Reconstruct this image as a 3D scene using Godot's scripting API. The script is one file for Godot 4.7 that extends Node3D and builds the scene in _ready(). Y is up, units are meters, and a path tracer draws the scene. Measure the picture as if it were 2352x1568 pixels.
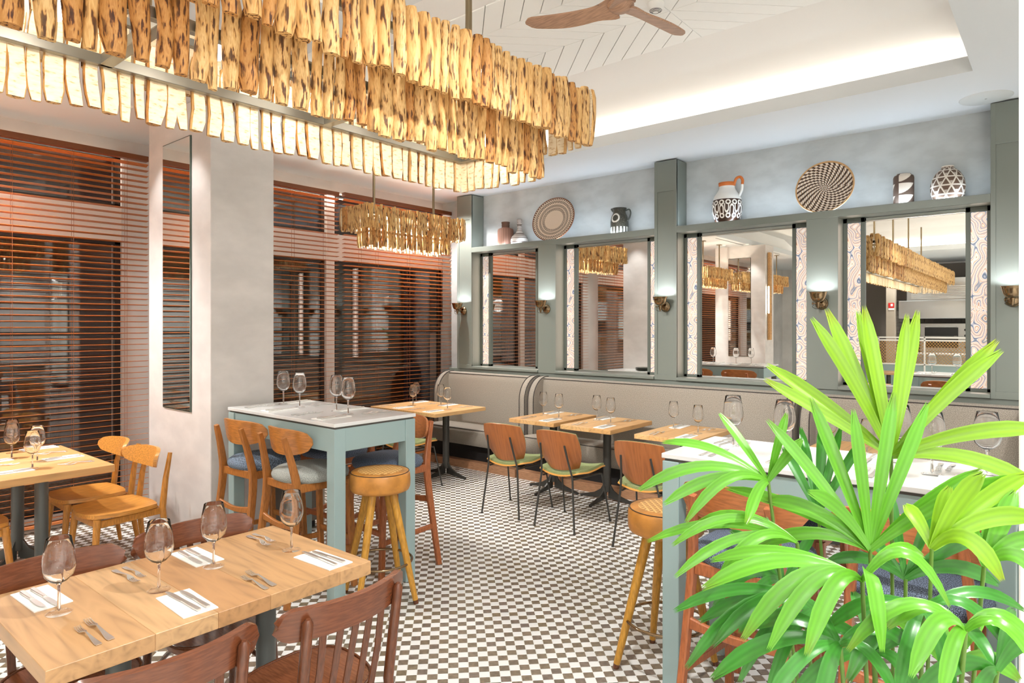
extends Node3D
# A restaurant corner at night: x runs along the mirror wall, z towards the room, y up, metres.

var M := {}
var T := {}
var taken := {}
var xf := Transform3D()
var rng := RandomNumberGenerator.new()
const FLAT := 0xFFFFFFFF

# ---------------------------------------------------------------- camera, light, exposure
func _ready():
	rng.seed = 7
	var cam := Camera3D.new()
	cam.name = "camera"
	add_child(cam)
	cam.position = Vector3(0, 1.68, 0)
	cam.rotation_degrees = Vector3(0, 39.876, 0)
	cam.projection = Camera3D.PROJECTION_FRUSTUM
	cam.near = 0.05
	cam.far = 80.0
	cam.size = 0.05 * 1568.0 / 1513.0
	cam.frustum_offset = Vector2(0, -0.05 * 36.0 / 1513.0)
	cam.current = true
	var we := WorldEnvironment.new()
	we.name = "environment"
	var e := Environment.new()
	e.background_mode = Environment.BG_COLOR
	e.background_color = Color(0.045, 0.05, 0.065)
	e.tonemap_mode = Environment.TONE_MAPPER_LINEAR
	e.tonemap_exposure = 0.84
	e.sdfgi_enabled = true
	e.ssao_enabled = true
	e.ssil_enabled = true
	we.environment = e
	add_child(we)
	# cove strips of the two ceiling coffers; the lamps' own lights stay with the lamps
	var cove := Color(1.0, 0.975, 0.945)
	area(Vector3(-2.7, 3.476, -5.36), Vector2(4.4, 0.06), Vector3(0, 1.0, 0.15), 1.25, cove)
	area(Vector3(-2.7, 3.476, -2.19), Vector2(4.4, 0.06), Vector3(0, 1.0, -0.15), 1.0, cove)
	area(Vector3(-2.7, 3.476, -1.41), Vector2(4.4, 0.06), Vector3(0, 1.0, 0.15), 2.9, cove)
	area(Vector3(-2.7, 3.476, 4.71), Vector2(4.4, 0.06), Vector3(0, 1.0, -0.15), 2.9, cove)
	build_materials()
	build_room()
	build_windows()
	build_mirror_wall()
	build_chandeliers()
	build_furniture()
	build_tableware()
	build_plant()
	build_rest()
	rebase()

func area(at: Vector3, size: Vector2, towards: Vector3, energy: float, col: Color, top := Vector3.BACK):
	var l := AreaLight3D.new()
	l.name = "area_light"
	add_child(l, true)
	l.area_size = size
	l.position = at
	var up := Vector3.UP if absf(towards.normalized().y) < 0.9 else top
	l.basis = Basis.looking_at(towards.normalized(), up)
	l.light_energy = energy
	l.light_color = col
	l.shadow_enabled = true
	l.area_range = 14.0
	return l

func omni(at: Vector3, energy: float, col: Color, size := 0.03):
	var l := OmniLight3D.new()
	l.name = "bulb_light"
	add_child(l, true)
	l.position = at
	l.light_energy = energy
	l.light_color = col
	l.light_size = size
	l.omni_range = 14.0
	l.omni_attenuation = 2.0
	l.shadow_enabled = true
	return l

func spot(at: Vector3, towards: Vector3, energy: float, angle: float, col: Color, size := 0.04):
	var l := SpotLight3D.new()
	l.name = "spot_light"
	add_child(l, true)
	l.position = at
	var up := Vector3.UP if absf(towards.normalized().y) < 0.9 else Vector3.BACK
	l.basis = Basis.looking_at(towards.normalized(), up)
	l.light_energy = energy
	l.light_color = col
	l.light_size = size
	l.spot_angle = angle
	l.spot_angle_attenuation = 0.6
	l.spot_range = 14.0
	l.spot_attenuation = 2.0
	l.shadow_enabled = true
	return l

# ---------------------------------------------------------------- mesh helpers
func st() -> SurfaceTool:
	var s := SurfaceTool.new()
	s.begin(Mesh.PRIMITIVE_TRIANGLES)
	s.set_smooth_group(FLAT)
	return s

func otri(s: SurfaceTool, o: Vector3, a: Vector3, b: Vector3, c: Vector3):
	if (c - a).cross(b - a).dot((a + b + c) / 3.0 - o) < 0.0:
		var t := b
		b = c
		c = t
	s.add_vertex(xf * a)
	s.add_vertex(xf * b)
	s.add_vertex(xf * c)

func oquad(s: SurfaceTool, o: Vector3, a: Vector3, b: Vector3, c: Vector3, d: Vector3):
	otri(s, o, a, b, c)
	otri(s, o, a, c, d)

func bx(s: SurfaceTool, c: Vector3, size: Vector3, b := 0.0):
	s.set_smooth_group(FLAT)
	var h := size / 2.0
	b = minf(b, minf(h.x, minf(h.y, h.z)) * 0.9)
	for a in 3:
		for sa in [-1.0, 1.0]:
			var q := []
			for k in [[-1.0, -1.0], [-1.0, 1.0], [1.0, 1.0], [1.0, -1.0]]:
				var v := Vector3()
				v[a] = sa * h[a]
				v[(a + 1) % 3] = k[0] * (h[(a + 1) % 3] - b)
				v[(a + 2) % 3] = k[1] * (h[(a + 2) % 3] - b)
				q.append(c + v)
			oquad(s, c, q[0], q[1], q[2], q[3])
	if b <= 0.0:
		return
	for a in 3:
		var a1 := (a + 1) % 3
		var a2 := (a + 2) % 3
		for s1 in [-1.0, 1.0]:
			for s2 in [-1.0, 1.0]:
				var q := []
				for k in [[0, -1.0], [0, 1.0], [1, 1.0], [1, -1.0]]:
					var v := Vector3()
					v[a] = k[1] * (h[a] - b)
					v[a1] = s1 * (h[a1] - (b if k[0] == 1 else 0.0))
					v[a2] = s2 * (h[a2] - (b if k[0] == 0 else 0.0))
					q.append(c + v)
				oquad(s, c, q[0], q[1], q[2], q[3])
	for sx in [-1.0, 1.0]:
		for sy in [-1.0, 1.0]:
			for sz in [-1.0, 1.0]:
				var q := []
				for a in 3:
					var v := Vector3(sx * (h.x - b), sy * (h.y - b), sz * (h.z - b))
					v[a] = [sx, sy, sz][a] * h[a]
					q.append(c + v)
				otri(s, c, q[0], q[1], q[2])

func lohi(s: SurfaceTool, lo: Vector3, hi: Vector3, b := 0.0):
	bx(s, (lo + hi) / 2.0, (hi - lo).abs(), b)

# a beam of rectangular section from a to b; w lies across, h along "up"
func bar(s: SurfaceTool, a: Vector3, b: Vector3, w: float, h: float, up := Vector3.UP, bev := 0.0):
	var z := (b - a).normalized()
	var x := up.cross(z).normalized()
	var y := z.cross(x)
	var keep := xf
	xf = xf * Transform3D(Basis(x, y, z), (a + b) / 2.0)
	bx(s, Vector3.ZERO, Vector3(w, h, a.distance_to(b)), bev)
	xf = keep

# rings of points joined to a skin; every ring has the same number of points
func skin(s: SurfaceTool, rings: Array, caps := true, group := 1):
	s.set_smooth_group(group)
	var n: int = rings[0].size()
	var mids := []
	for r in rings:
		var m := Vector3.ZERO
		for p in r:
			m += p
		mids.append(m / n)
	for i in rings.size() - 1:
		var o: Vector3 = (mids[i] + mids[i + 1]) / 2.0
		for j in n:
			var k := (j + 1) % n
			oquad(s, o, rings[i][j], rings[i][k], rings[i + 1][k], rings[i + 1][j])
	if caps:
		s.set_smooth_group(FLAT)
		var inner: Vector3 = (mids[0] + mids[1]) / 2.0
		var last := rings.size() - 1
		var inner2: Vector3 = (mids[last] + mids[last - 1]) / 2.0
		for j in n:
			var k := (j + 1) % n
			otri(s, inner, mids[0], rings[0][j], rings[0][k])
			otri(s, inner2, mids[last], rings[last][j], rings[last][k])

func frames(pts: Array, up: Vector3) -> Array:
	var out := []
	var x := Vector3.ZERO
	for i in pts.size():
		var d: Vector3 = (pts[mini(i + 1, pts.size() - 1)] - pts[maxi(i - 1, 0)]).normalized()
		if x == Vector3.ZERO:
			x = up.cross(d)
			if x.length() < 0.05:
				x = Vector3.RIGHT.cross(d) if absf(d.x) < 0.9 else Vector3.BACK.cross(d)
			x = x.normalized()
		x = (x - d * x.dot(d)).normalized()
		out.append([x, d.cross(x).normalized()])
	return out

# a round tube along points; rad is one radius or one for each point; fy flattens it
func tube(s: SurfaceTool, pts: Array, rad, n := 8, caps := true, fy := 1.0, up := Vector3.UP):
	var fr := frames(pts, up)
	var rings := []
	for i in pts.size():
		var r: float = rad[i] if rad is Array else rad
		var ring := []
		for j in n:
			var t := TAU * j / n
			ring.append(pts[i] + fr[i][0] * cos(t) * r + fr[i][1] * sin(t) * r * fy)
		rings.append(ring)
	skin(s, rings, caps)

# a flat strap along points: width w across "side", thickness t
func strap(s: SurfaceTool, pts: Array, side: Vector3, w, t: float, caps := true):
	var rings := []
	for i in pts.size():
		var d: Vector3 = (pts[mini(i + 1, pts.size() - 1)] - pts[maxi(i - 1, 0)]).normalized()
		var x := (side - d * side.dot(d)).normalized()
		var y := d.cross(x)
		var ww: float = (w[i] if w is Array else w) / 2.0
		var c := minf(t, ww) * 0.25
		var h := t / 2.0
		var ring := []
		for k in [[ww - c, h], [-ww + c, h], [-ww, h - c], [-ww, -h + c], [-ww + c, -h], [ww - c, -h], [ww, -h + c], [ww, h - c]]:
			ring.append(pts[i] + x * k[0] + y * k[1])
		rings.append(ring)
	var n := 8
	for j in n:
		var band := []
		s.set_smooth_group(j + 1)
		for i in rings.size() - 1:
			var o: Vector3 = Vector3.ZERO
			for q in rings[i]:
				o += q
			for q in rings[i + 1]:
				o += q
			oquad(s, o / (2.0 * n), rings[i][j], rings[i][(j + 1) % n], rings[i + 1][(j + 1) % n], rings[i + 1][j])
	if caps:
		s.set_smooth_group(FLAT)
		for i in [0, rings.size() - 1]:
			var m := Vector3.ZERO
			for q in rings[i]:
				m += q
			m /= n
			var o: Vector3 = pts[1] if i == 0 else pts[pts.size() - 2]
			for j in n:
				otri(s, o, m, rings[i][j], rings[i][(j + 1) % n])

# lathe round y: prof is [Vector2(radius, height)] from the bottom outside; a doubled point makes a hard edge
func lathe(s: SurfaceTool, prof: Array, n := 24, uv := false):
	var g := 1
	var total := 0.0
	var at := [0.0]
	for i in range(1, prof.size()):
		total += prof[i].distance_to(prof[i - 1])
		at.append(total)
	for i in prof.size() - 1:
		if prof[i] == prof[i + 1]:
			g += 1
			continue
		s.set_smooth_group(g)
		for j in n:
			var t0 := TAU * j / n
			var t1 := TAU * (j + 1) / n
			var q := [[i, t0, float(j) / n], [i, t1, float(j + 1) / n], [i + 1, t1, float(j + 1) / n], [i + 1, t0, float(j) / n]]
			for k in [0, 1, 3, 1, 2, 3]:
				var p: Vector2 = prof[q[k][0]]
				if uv:
					s.set_uv(Vector2(q[k][2], 1.0 - at[q[k][0]] / total))
				s.add_vertex(xf * Vector3(p.x * cos(q[k][1]), p.y, p.x * sin(q[k][1])))

# a plate bent through space: fn(u, v) with u, v in -1..1 gives the middle; th is its thickness
func shell(s: SurfaceTool, fn: Callable, nu: int, nv: int, th: float, g0 := 1):
	var P := []
	var N := []
	for i in nu + 1:
		var row := []
		for j in nv + 1:
			row.append(fn.call(-1.0 + 2.0 * i / nu, -1.0 + 2.0 * j / nv))
		P.append(row)
	for i in nu + 1:
		var row := []
		for j in nv + 1:
			var a: Vector3 = P[mini(i + 1, nu)][j] - P[maxi(i - 1, 0)][j]
			var b: Vector3 = P[i][mini(j + 1, nv)] - P[i][maxi(j - 1, 0)]
			row.append(a.cross(b).normalized() * th / 2.0)
		N.append(row)
	for side in [1.0, -1.0]:
		s.set_smooth_group(g0 if side > 0 else g0 + 1)
		for i in nu:
			for j in nv:
				var q := [[i, j], [i + 1, j], [i + 1, j + 1], [i, j + 1]]
				var v := []
				for k in q:
					v.append(P[k[0]][k[1]] + N[k[0]][k[1]] * side)
				oquad(s, (v[0] + v[2]) / 2.0 - N[i][j] * side, v[0], v[1], v[2], v[3])
	s.set_smooth_group(g0 + 2)
	var rim := []
	for i in nu:
		rim.append([i, 0])
	for j in nv:
		rim.append([nu, j])
	for i in nu:
		rim.append([nu - i, nv])
	for j in nv:
		rim.append([0, nv - j])
	var mid: Vector3 = P[nu / 2][nv / 2]
	for k in rim.size():
		var a: Array = rim[k]
		var b: Array = rim[(k + 1) % rim.size()]
		oquad(s, mid, P[a[0]][a[1]] + N[a[0]][a[1]], P[b[0]][b[1]] + N[b[0]][b[1]], P[b[0]][b[1]] - N[b[0]][b[1]], P[a[0]][a[1]] - N[a[0]][a[1]])

# a polygon in x and z raised from y0 to y1 with chamfered rims
func prism(s: SurfaceTool, poly: Array, y0: float, y1: float, b := 0.0, smooth := false):
	var n := poly.size()
	var flat := PackedVector2Array(poly)
	if Geometry2D.is_polygon_clockwise(flat):
		flat.reverse()
	var ins := PackedVector2Array()
	var mid := Vector2.ZERO
	for i in n:
		var d0 := (flat[i] - flat[(i + n - 1) % n]).normalized()
		var d1 := (flat[(i + 1) % n] - flat[i]).normalized()
		var nn := Vector2(-d0.y - d1.y, d0.x + d1.x).normalized()
		var k := 1.0 / maxf(0.35, nn.dot(Vector2(-d0.y, d0.x)))
		ins.append(flat[i] + nn * b * k)
		mid += flat[i] / n
	var rings := [[y0, ins], [y0 + b, flat], [y1 - b, flat], [y1, ins]] if b > 0.0 else [[y0, flat], [y1, flat]]
	for r in rings.size() - 1:
		for i in n:
			s.set_smooth_group(20 + r if smooth else FLAT)
			var a: Vector2 = rings[r][1][i]
			var c: Vector2 = rings[r][1][(i + 1) % n]
			var a2: Vector2 = rings[r + 1][1][i]
			var c2: Vector2 = rings[r + 1][1][(i + 1) % n]
			var v := [Vector3(a.x, rings[r][0], a.y), Vector3(c.x, rings[r][0], c.y), Vector3(c2.x, rings[r + 1][0], c2.y), Vector3(a2.x, rings[r + 1][0], a2.y)]
			var e := (flat[(i + 1) % n] - flat[i])
			var outn := Vector3(e.y, 0, -e.x).normalized()
			var o: Vector3 = (v[0] + v[2]) / 2.0 - outn * 0.01 - Vector3(0, 0.0001 * (1 if r == rings.size() - 2 else -1), 0)
			oquad(s, o, v[0], v[1], v[2], v[3])
	var tris := Geometry2D.triangulate_polygon(ins if b > 0.0 else flat)
	s.set_smooth_group(FLAT)
	var top: PackedVector2Array = ins if b > 0.0 else flat
	for k in range(0, tris.size(), 3):
		for y in [y0, y1]:
			var v := []
			for m in 3:
				v.append(Vector3(top[tris[k + m]].x, y, top[tris[k + m]].y))
			otri(s, (v[0] + v[1] + v[2]) / 3.0 + Vector3(0, 0.01 if y == y0 else -0.01, 0), v[0], v[1], v[2])

func round_rect(w: float, d: float, r: float, n := 4) -> Array:
	var out := []
	for c in [[w / 2 - r, d / 2 - r, 0.0], [-w / 2 + r, d / 2 - r, PI / 2], [-w / 2 + r, -d / 2 + r, PI], [w / 2 - r, -d / 2 + r, PI * 1.5]]:
		for i in n + 1:
			var t: float = c[2] + PI / 2 * i / n
			out.append(Vector2(c[0] + r * cos(t), c[1] + r * sin(t)))
	return out

func curve(pts: Array, n: int) -> Array:   # Catmull-Rom through the points
	var out := []
	for i in pts.size() - 1:
		var p0 = pts[maxi(i - 1, 0)]
		var p3 = pts[mini(i + 2, pts.size() - 1)]
		for k in n:
			out.append(pts[i].cubic_interpolate(pts[i + 1], p0, p3, float(k) / n))
	out.append(pts[pts.size() - 1])
	return out

# ---------------------------------------------------------------- objects
func numbered(called: String) -> String:
	var n: int = taken.get(called, 0)
	taken[called] = n + 1
	return called if n == 0 else "%s_%03d" % [called, n]

func make(s: SurfaceTool, m: Material) -> ArrayMesh:
	s.generate_normals()
	var mesh := s.commit()
	mesh.surface_set_material(0, m)
	return mesh

func put(parent: Node, called: String, mesh: Mesh, t := Transform3D()) -> MeshInstance3D:
	var o := MeshInstance3D.new()
	o.mesh = mesh
	o.name = called if parent != self else numbered(called)
	o.transform = t
	parent.add_child(o, true)
	return o

func part(parent: Node, called: String, s: SurfaceTool, m: Material) -> MeshInstance3D:
	return put(parent, called, make(s, m))

func thing(called: String, label: String, category: String, at := Vector3.ZERO, turn := 0.0, group := "") -> Node3D:
	var o := Node3D.new()
	o.name = numbered(called)
	add_child(o)
	o.position = at
	o.rotation.y = turn
	tag(o, label, category, group)
	return o

func tag(o: Node, label: String, category := "", group := "", kind := ""):
	if label: o.set_meta("label", label)
	if category: o.set_meta("category", category)
	if group: o.set_meta("group", group)
	if kind: o.set_meta("kind", kind)

func structure(called: String) -> Node3D:
	var o := Node3D.new()
	o.name = called
	add_child(o)
	o.set_meta("kind", "structure")
	return o

func dup(o: Node3D, at: Vector3, turn: float, label: String, group := "") -> Node3D:
	var c: Node3D = o.duplicate()
	var base := String(o.name)
	if base.length() > 4 and base[-4] == "_" and base.right(3).is_valid_int():
		base = base.left(-4)
	c.name = numbered(base)
	add_child(c)
	c.position = at
	c.rotation = Vector3(0, turn, 0)
	tag(c, label, "", group)
	return c

# things built in room coordinates get their origin at the middle of their base
func rebase():
	for t in get_children():
		if not t is Node3D or t is MeshInstance3D or t is Light3D or t is Camera3D or t.position != Vector3.ZERO or not t.has_meta("category"):
			continue
		var box := AABB()
		var first := true
		for c in t.get_children():
			if c is MeshInstance3D:
				var b: AABB = c.transform * c.get_aabb()
				box = b if first else box.merge(b)
				first = false
		if first:
			continue
		var at := Vector3(box.get_center().x, box.position.y, box.get_center().z)
		t.position = at
		for c in t.get_children():
			c.position -= at

# ---------------------------------------------------------------- materials
func rgb(r: int, g: int, b: int) -> Color:
	return Color8(r, g, b)

func noise(w: int, h: int, type: int, freq: float, ramp: Array, opt := {}) -> NoiseTexture2D:
	var f := FastNoiseLite.new()
	f.noise_type = type
	f.frequency = freq
	f.seed = opt.get("seed", 1)
	f.fractal_type = opt.get("fractal", FastNoiseLite.FRACTAL_FBM)
	f.fractal_octaves = opt.get("oct", 4)
	f.fractal_ping_pong_strength = opt.get("ping", 2.0)
	if opt.get("warp", 0.0) > 0.0:
		f.domain_warp_enabled = true
		f.domain_warp_fractal_type = FastNoiseLite.DOMAIN_WARP_FRACTAL_NONE
		f.domain_warp_amplitude = opt.warp
		f.domain_warp_frequency = opt.get("warp_freq", 0.01)
	var t := NoiseTexture2D.new()
	t.width = w
	t.height = h
	t.seamless = true
	t.noise = f
	var g := Gradient.new()
	g.offsets = PackedFloat32Array(ramp.map(func(r): return r[0]))
	g.colors = PackedColorArray(ramp.map(func(r): return r[1]))
	t.color_ramp = g
	return t

func g1(v: float) -> Color:
	return Color(v, v, v)

func mk(key: String, col: Color, rough: float, opt := {}) -> StandardMaterial3D:
	var m := StandardMaterial3D.new()
	m.resource_name = key
	m.albedo_color = col
	m.roughness = rough
	m.metallic = opt.get("metal", 0.0)
	if opt.has("spec"): m.metallic_specular = opt.spec
	if opt.has("tex"):
		m.albedo_texture = opt.tex
		if opt.has("scale"):
			m.uv1_triplanar = true
			m.uv1_world_triplanar = opt.get("world", false)
			m.uv1_scale = opt.scale
			m.uv1_triplanar_sharpness = 4.0
	if opt.has("bump"):
		m.heightmap_enabled = true
		m.heightmap_texture = opt.get("bump_tex", opt.get("tex"))
		m.heightmap_scale = opt.bump
		if opt.has("scale"):
			m.uv1_triplanar = true
			m.uv1_world_triplanar = opt.get("world", false)
			m.uv1_scale = opt.scale
	if opt.has("emit"):
		m.emission_enabled = true
		m.emission = opt.emit
		m.emission_energy_multiplier = opt.get("power", 1.0)
	if opt.has("coat"):
		m.clearcoat_enabled = true
		m.clearcoat = opt.coat
		m.clearcoat_roughness = 0.15
	if opt.has("rim"):
		m.rim_enabled = true
		m.rim = opt.rim
		m.rim_tint = 0.6
	if opt.get("back", 0.0) > 0.0:
		m.backlight_enabled = true
		m.backlight = g1(opt.back)
	if opt.get("vcol", false): m.vertex_color_use_as_albedo = true
	if opt.has("alpha"):
		m.transparency = BaseMaterial3D.TRANSPARENCY_ALPHA
		m.albedo_color.a = opt.alpha
		m.cull_mode = BaseMaterial3D.CULL_DISABLED
	M[key] = m
	return m

func build_materials():
	var SX := FastNoiseLite.TYPE_SIMPLEX_SMOOTH
	var CE := FastNoiseLite.TYPE_CELLULAR
	var PP := FastNoiseLite.FRACTAL_PING_PONG
	T.grain = noise(512, 512, SX, 0.006, [[0.0, g1(0.84)], [0.3, g1(0.94)], [0.7, g1(1.0)], [1.0, g1(0.96)]], {"fractal": PP, "oct": 2, "ping": 2.6, "warp": 10.0, "warp_freq": 0.01})
	T.fibre = noise(512, 512, SX, 0.03, [[0.25, g1(0.85)], [0.75, g1(1.0)]], {"oct": 5, "seed": 4})
	T.plaster = noise(1024, 1024, SX, 0.004, [[0.2, g1(0.94)], [0.8, g1(1.0)]], {"oct": 6, "seed": 9})
	T.cloud = noise(1024, 1024, SX, 0.006, [[0.25, g1(0.94)], [0.5, g1(0.975)], [0.8, g1(1.0)]], {"oct": 7, "seed": 12})
	T.fabric = noise(512, 512, SX, 0.11, [[0.2, g1(0.72)], [0.8, g1(1.0)]], {"oct": 4, "seed": 21})
	T.denim = noise(512, 512, SX, 0.16, [[0.3, g1(0.25)], [0.52, g1(0.62)], [0.72, g1(1.0)]], {"oct": 2, "seed": 5})
	T.green = noise(512, 512, SX, 0.14, [[0.25, g1(0.6)], [0.75, g1(1.0)]], {"oct": 3, "seed": 6})
	T.spots = noise(512, 512, SX, 0.017, [[0.0, rgb(58, 33, 14)], [0.28, rgb(100, 62, 28)], [0.335, rgb(192, 142, 80)], [0.45, rgb(208, 166, 106)], [0.62, rgb(222, 184, 126)], [0.8, rgb(200, 156, 98)], [1.0, rgb(222, 190, 138)]], {"oct": 4, "seed": 31})
	T.sawn = noise(512, 512, SX, 0.02, [[0.15, rgb(206, 176, 134)], [0.3, rgb(238, 222, 194)], [0.7, rgb(247, 236, 214)], [1.0, rgb(242, 226, 198)]], {"oct": 5, "seed": 33})
	T.stone = noise(160, 1024, SX, 0.0075, [[0.0, rgb(84, 104, 132)], [0.1, rgb(176, 188, 204)], [0.18, rgb(244, 236, 232)], [0.3, rgb(246, 222, 206)], [0.335, rgb(140, 104, 88)], [0.37, rgb(248, 226, 210)], [0.48, rgb(255, 250, 242)], [0.57, rgb(255, 244, 222)], [0.6, rgb(112, 112, 124)], [0.635, rgb(250, 238, 226)], [0.74, rgb(246, 218, 196)], [0.785, rgb(160, 120, 100)], [0.82, rgb(255, 240, 222)], [1.0, rgb(120, 134, 156)]], {"fractal": PP, "oct": 1, "ping": 3.2, "warp": 45.0, "warp_freq": 0.012, "seed": 41})
	T.gravel = noise(512, 512, CE, 0.05, [[0.0, g1(0.35)], [0.5, g1(0.75)], [1.0, g1(1.0)]], {"seed": 3, "oct": 2})
	T.leather = noise(512, 512, SX, 0.012, [[0.2, g1(0.85)], [0.55, g1(0.96)], [0.85, g1(1.0)]], {"oct": 6, "seed": 14})
	T.speck = noise(512, 512, SX, 0.2, [[0.3, g1(0.93)], [0.7, g1(1.0)]], {"oct": 2, "seed": 15})
	# room
	mk("ceiling_white", rgb(236, 234, 230), 0.85)
	mk("soffit_white", rgb(212, 216, 218), 0.85)
	mk("grille_white", rgb(200, 203, 200), 0.6)
	mk("board_white", rgb(236, 236, 232), 0.7)
	mk("groove", rgb(200, 198, 193), 0.9)
	mk("wall_white", rgb(226, 224, 221), 0.8, {"tex": T.plaster, "scale": Vector3(0.35, 0.35, 0.35), "world": true})
	mk("pier_plaster", rgb(222, 217, 214), 0.62, {"tex": T.plaster, "scale": Vector3(0.5, 0.9, 0.5), "world": true, "bump": 0.12})
	mk("grey_plaster", rgb(194, 198, 197), 0.8, {"tex": T.cloud, "scale": Vector3(0.5, 0.9, 0.5), "world": true})
	mk("sage", rgb(120, 126, 119), 0.42)
	mk("sage_dark", rgb(96, 102, 94), 0.5)
	mk("sill_stone", rgb(190, 196, 192), 0.18)
	mk("mirror", rgb(240, 242, 240), 0.0, {"metal": 1.0})
	mk("mirror_edge", rgb(88, 100, 92), 0.15, {"metal": 0.5})
	mk("steel_trim", rgb(180, 178, 170), 0.3, {"metal": 1.0})
	var s := mk("stone_glow", rgb(215, 195, 180), 0.3, {"tex": T.stone, "scale": Vector3(5.2, 0.7, 5.2)})
	s.emission_enabled = true
	s.emission_texture = T.stone
	s.emission_energy_multiplier = 0.75
	mk("led", rgb(255, 245, 228), 0.5, {"emit": rgb(255, 238, 212), "power": 2.5})
	mk("led_cool", rgb(240, 248, 255), 0.5, {"emit": rgb(226, 240, 255), "power": 2.0})
	mk("fill_lamp_glow", rgb(245, 240, 230), 0.8, {"emit": rgb(255, 246, 232), "power": 1.5})  # shade material of the added fill lamps
	mk("bulb", rgb(255, 250, 238), 0.4, {"emit": rgb(255, 246, 226), "power": 9.0})
	mk("tile_white", rgb(233, 235, 234), 0.3, {"vcol": true, "tex": T.speck, "scale": Vector3(3, 3, 3), "world": true})
	mk("tile_brown", rgb(128, 115, 98), 0.32, {"vcol": true, "tex": T.fibre, "scale": Vector3(2.2, 2.2, 2.2), "world": true})
	mk("grout", rgb(214, 212, 205), 0.8)
	mk("window_white", rgb(244, 241, 236), 0.5)
	mk("window_dark", rgb(44, 38, 36), 0.4)
	mk("pane", rgb(255, 255, 255), 0.0, {"alpha": 0.0})
	mk("slat_wood", rgb(212, 126, 64), 0.35, {"tex": T.fibre, "scale": Vector3(6, 6, 0.8)})
	mk("cord", rgb(150, 86, 50), 0.8)
	mk("headrail", rgb(120, 66, 34), 0.4)
	mk("gravel", rgb(150, 138, 118), 0.9, {"tex": T.gravel, "scale": Vector3(0.9, 0.9, 0.9), "world": true})
	mk("night_wall", rgb(88, 66, 54), 0.9)
	mk("night_dark", rgb(36, 30, 32), 0.9)
	# metals
	mk("bronze", rgb(150, 128, 100), 0.16, {"metal": 1.0})
	mk("brushed_bronze", rgb(150, 134, 108), 0.38, {"metal": 1.0})
	mk("brushed_nickel", rgb(140, 137, 130), 0.4, {"metal": 1.0})
	mk("silver", rgb(236, 235, 232), 0.38, {"metal": 1.0})
	mk("black_metal", rgb(62, 60, 56), 0.38, {"metal": 0.3})
	mk("grey_metal", rgb(96, 100, 98), 0.42, {"metal": 0.35})
	mk("steel", rgb(186, 188, 188), 0.28, {"metal": 1.0})
	# wood
	mk("stick_bark", rgb(255, 255, 255), 0.62, {"tex": T.spots, "scale": Vector3(7.0, 1.3, 7.0), "world": true})
	mk("stick_bark_dark", rgb(226, 200, 168), 0.62, {"tex": T.spots, "scale": Vector3(9, 1.6, 9), "world": true})
	mk("stick_bark_pale", rgb(255, 248, 236), 0.66, {"tex": T.spots, "scale": Vector3(6, 0.9, 6), "world": true})
	mk("stick_sawn", rgb(255, 250, 240), 0.75, {"tex": T.sawn, "scale": Vector3(2.0, 6.0, 2.0), "world": true, "back": 0.12})
	for k in [["oak_a", 200, 158, 112], ["oak_b", 186, 141, 96], ["oak_c", 208, 168, 122], ["oak_d", 194, 152, 106]]:
		mk(k[0], rgb(k[1], k[2], k[3]), 0.4, {"tex": T.grain, "scale": Vector3(0.22, 2.6, 2.6)})
	mk("oak_z", rgb(208, 160, 104), 0.42, {"tex": T.grain, "scale": Vector3(2.6, 2.6, 0.2)})
	mk("oak_z2", rgb(216, 172, 118), 0.42, {"tex": T.grain, "scale": Vector3(2.9, 2.9, 0.2)})
	mk("honey", rgb(204, 138, 58), 0.34, {"tex": T.fibre, "scale": Vector3(5, 0.9, 5)})
	mk("honey_seat", rgb(214, 148, 70), 0.3, {"tex": T.fibre, "scale": Vector3(4.0, 4.0, 0.6)})
	mk("teak", rgb(176, 112, 54), 0.36, {"tex": T.fibre, "scale": Vector3(6, 1.0, 6)})
	mk("teak_back", rgb(194, 126, 60), 0.32, {"tex": T.fibre, "scale": Vector3(0.8, 5.0, 5.0)})
	mk("teak_red", rgb(172, 100, 58), 0.36, {"tex": T.fibre, "scale": Vector3(6, 1.0, 6)})
	mk("teak_red_back", rgb(188, 116, 66), 0.32, {"tex": T.fibre, "scale": Vector3(0.8, 5.0, 5.0)})
	mk("stool_leg", rgb(206, 150, 58), 0.36, {"tex": T.fibre, "scale": Vector3(6, 1.0, 6)})
	mk("walnut", rgb(104, 58, 34), 0.26, {"tex": T.fibre, "scale": Vector3(7, 1.2, 7), "coat": 0.35})
	mk("walnut_rail", rgb(118, 66, 40), 0.26, {"tex": T.fibre, "scale": Vector3(0.9, 6.0, 6.0), "coat": 0.4})
	mk("walnut_seat", rgb(130, 78, 50), 0.26, {"tex": T.fibre, "scale": Vector3(6.0, 3.0, 0.8), "coat": 0.4})
	mk("ply_face", rgb(164, 98, 52), 0.32, {"tex": T.grain, "scale": Vector3(5.0, 0.35, 5.0)})
	mk("ply_edge", rgb(208, 148, 72), 0.45)
	mk("fan_wood", rgb(176, 138, 112), 0.5, {"tex": T.fibre, "scale": Vector3(0.6, 5, 5)})
	mk("plinth_wood", rgb(176, 130, 96), 0.5, {"tex": T.fibre, "scale": Vector3(0.8, 6, 6)})
	# soft things
	mk("velvet", rgb(170, 160, 147), 0.9, {"tex": T.fabric, "scale": Vector3(2.2, 2.2, 2.2), "world": true, "rim": 0.5})
	mk("piping", rgb(58, 52, 50), 0.8)
	mk("toe_black", rgb(20, 18, 18), 0.7)
	mk("navy_tweed", rgb(156, 178, 204), 0.95, {"tex": T.denim, "scale": Vector3(2.4, 2.4, 1.2), "rim": 0.3})
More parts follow.
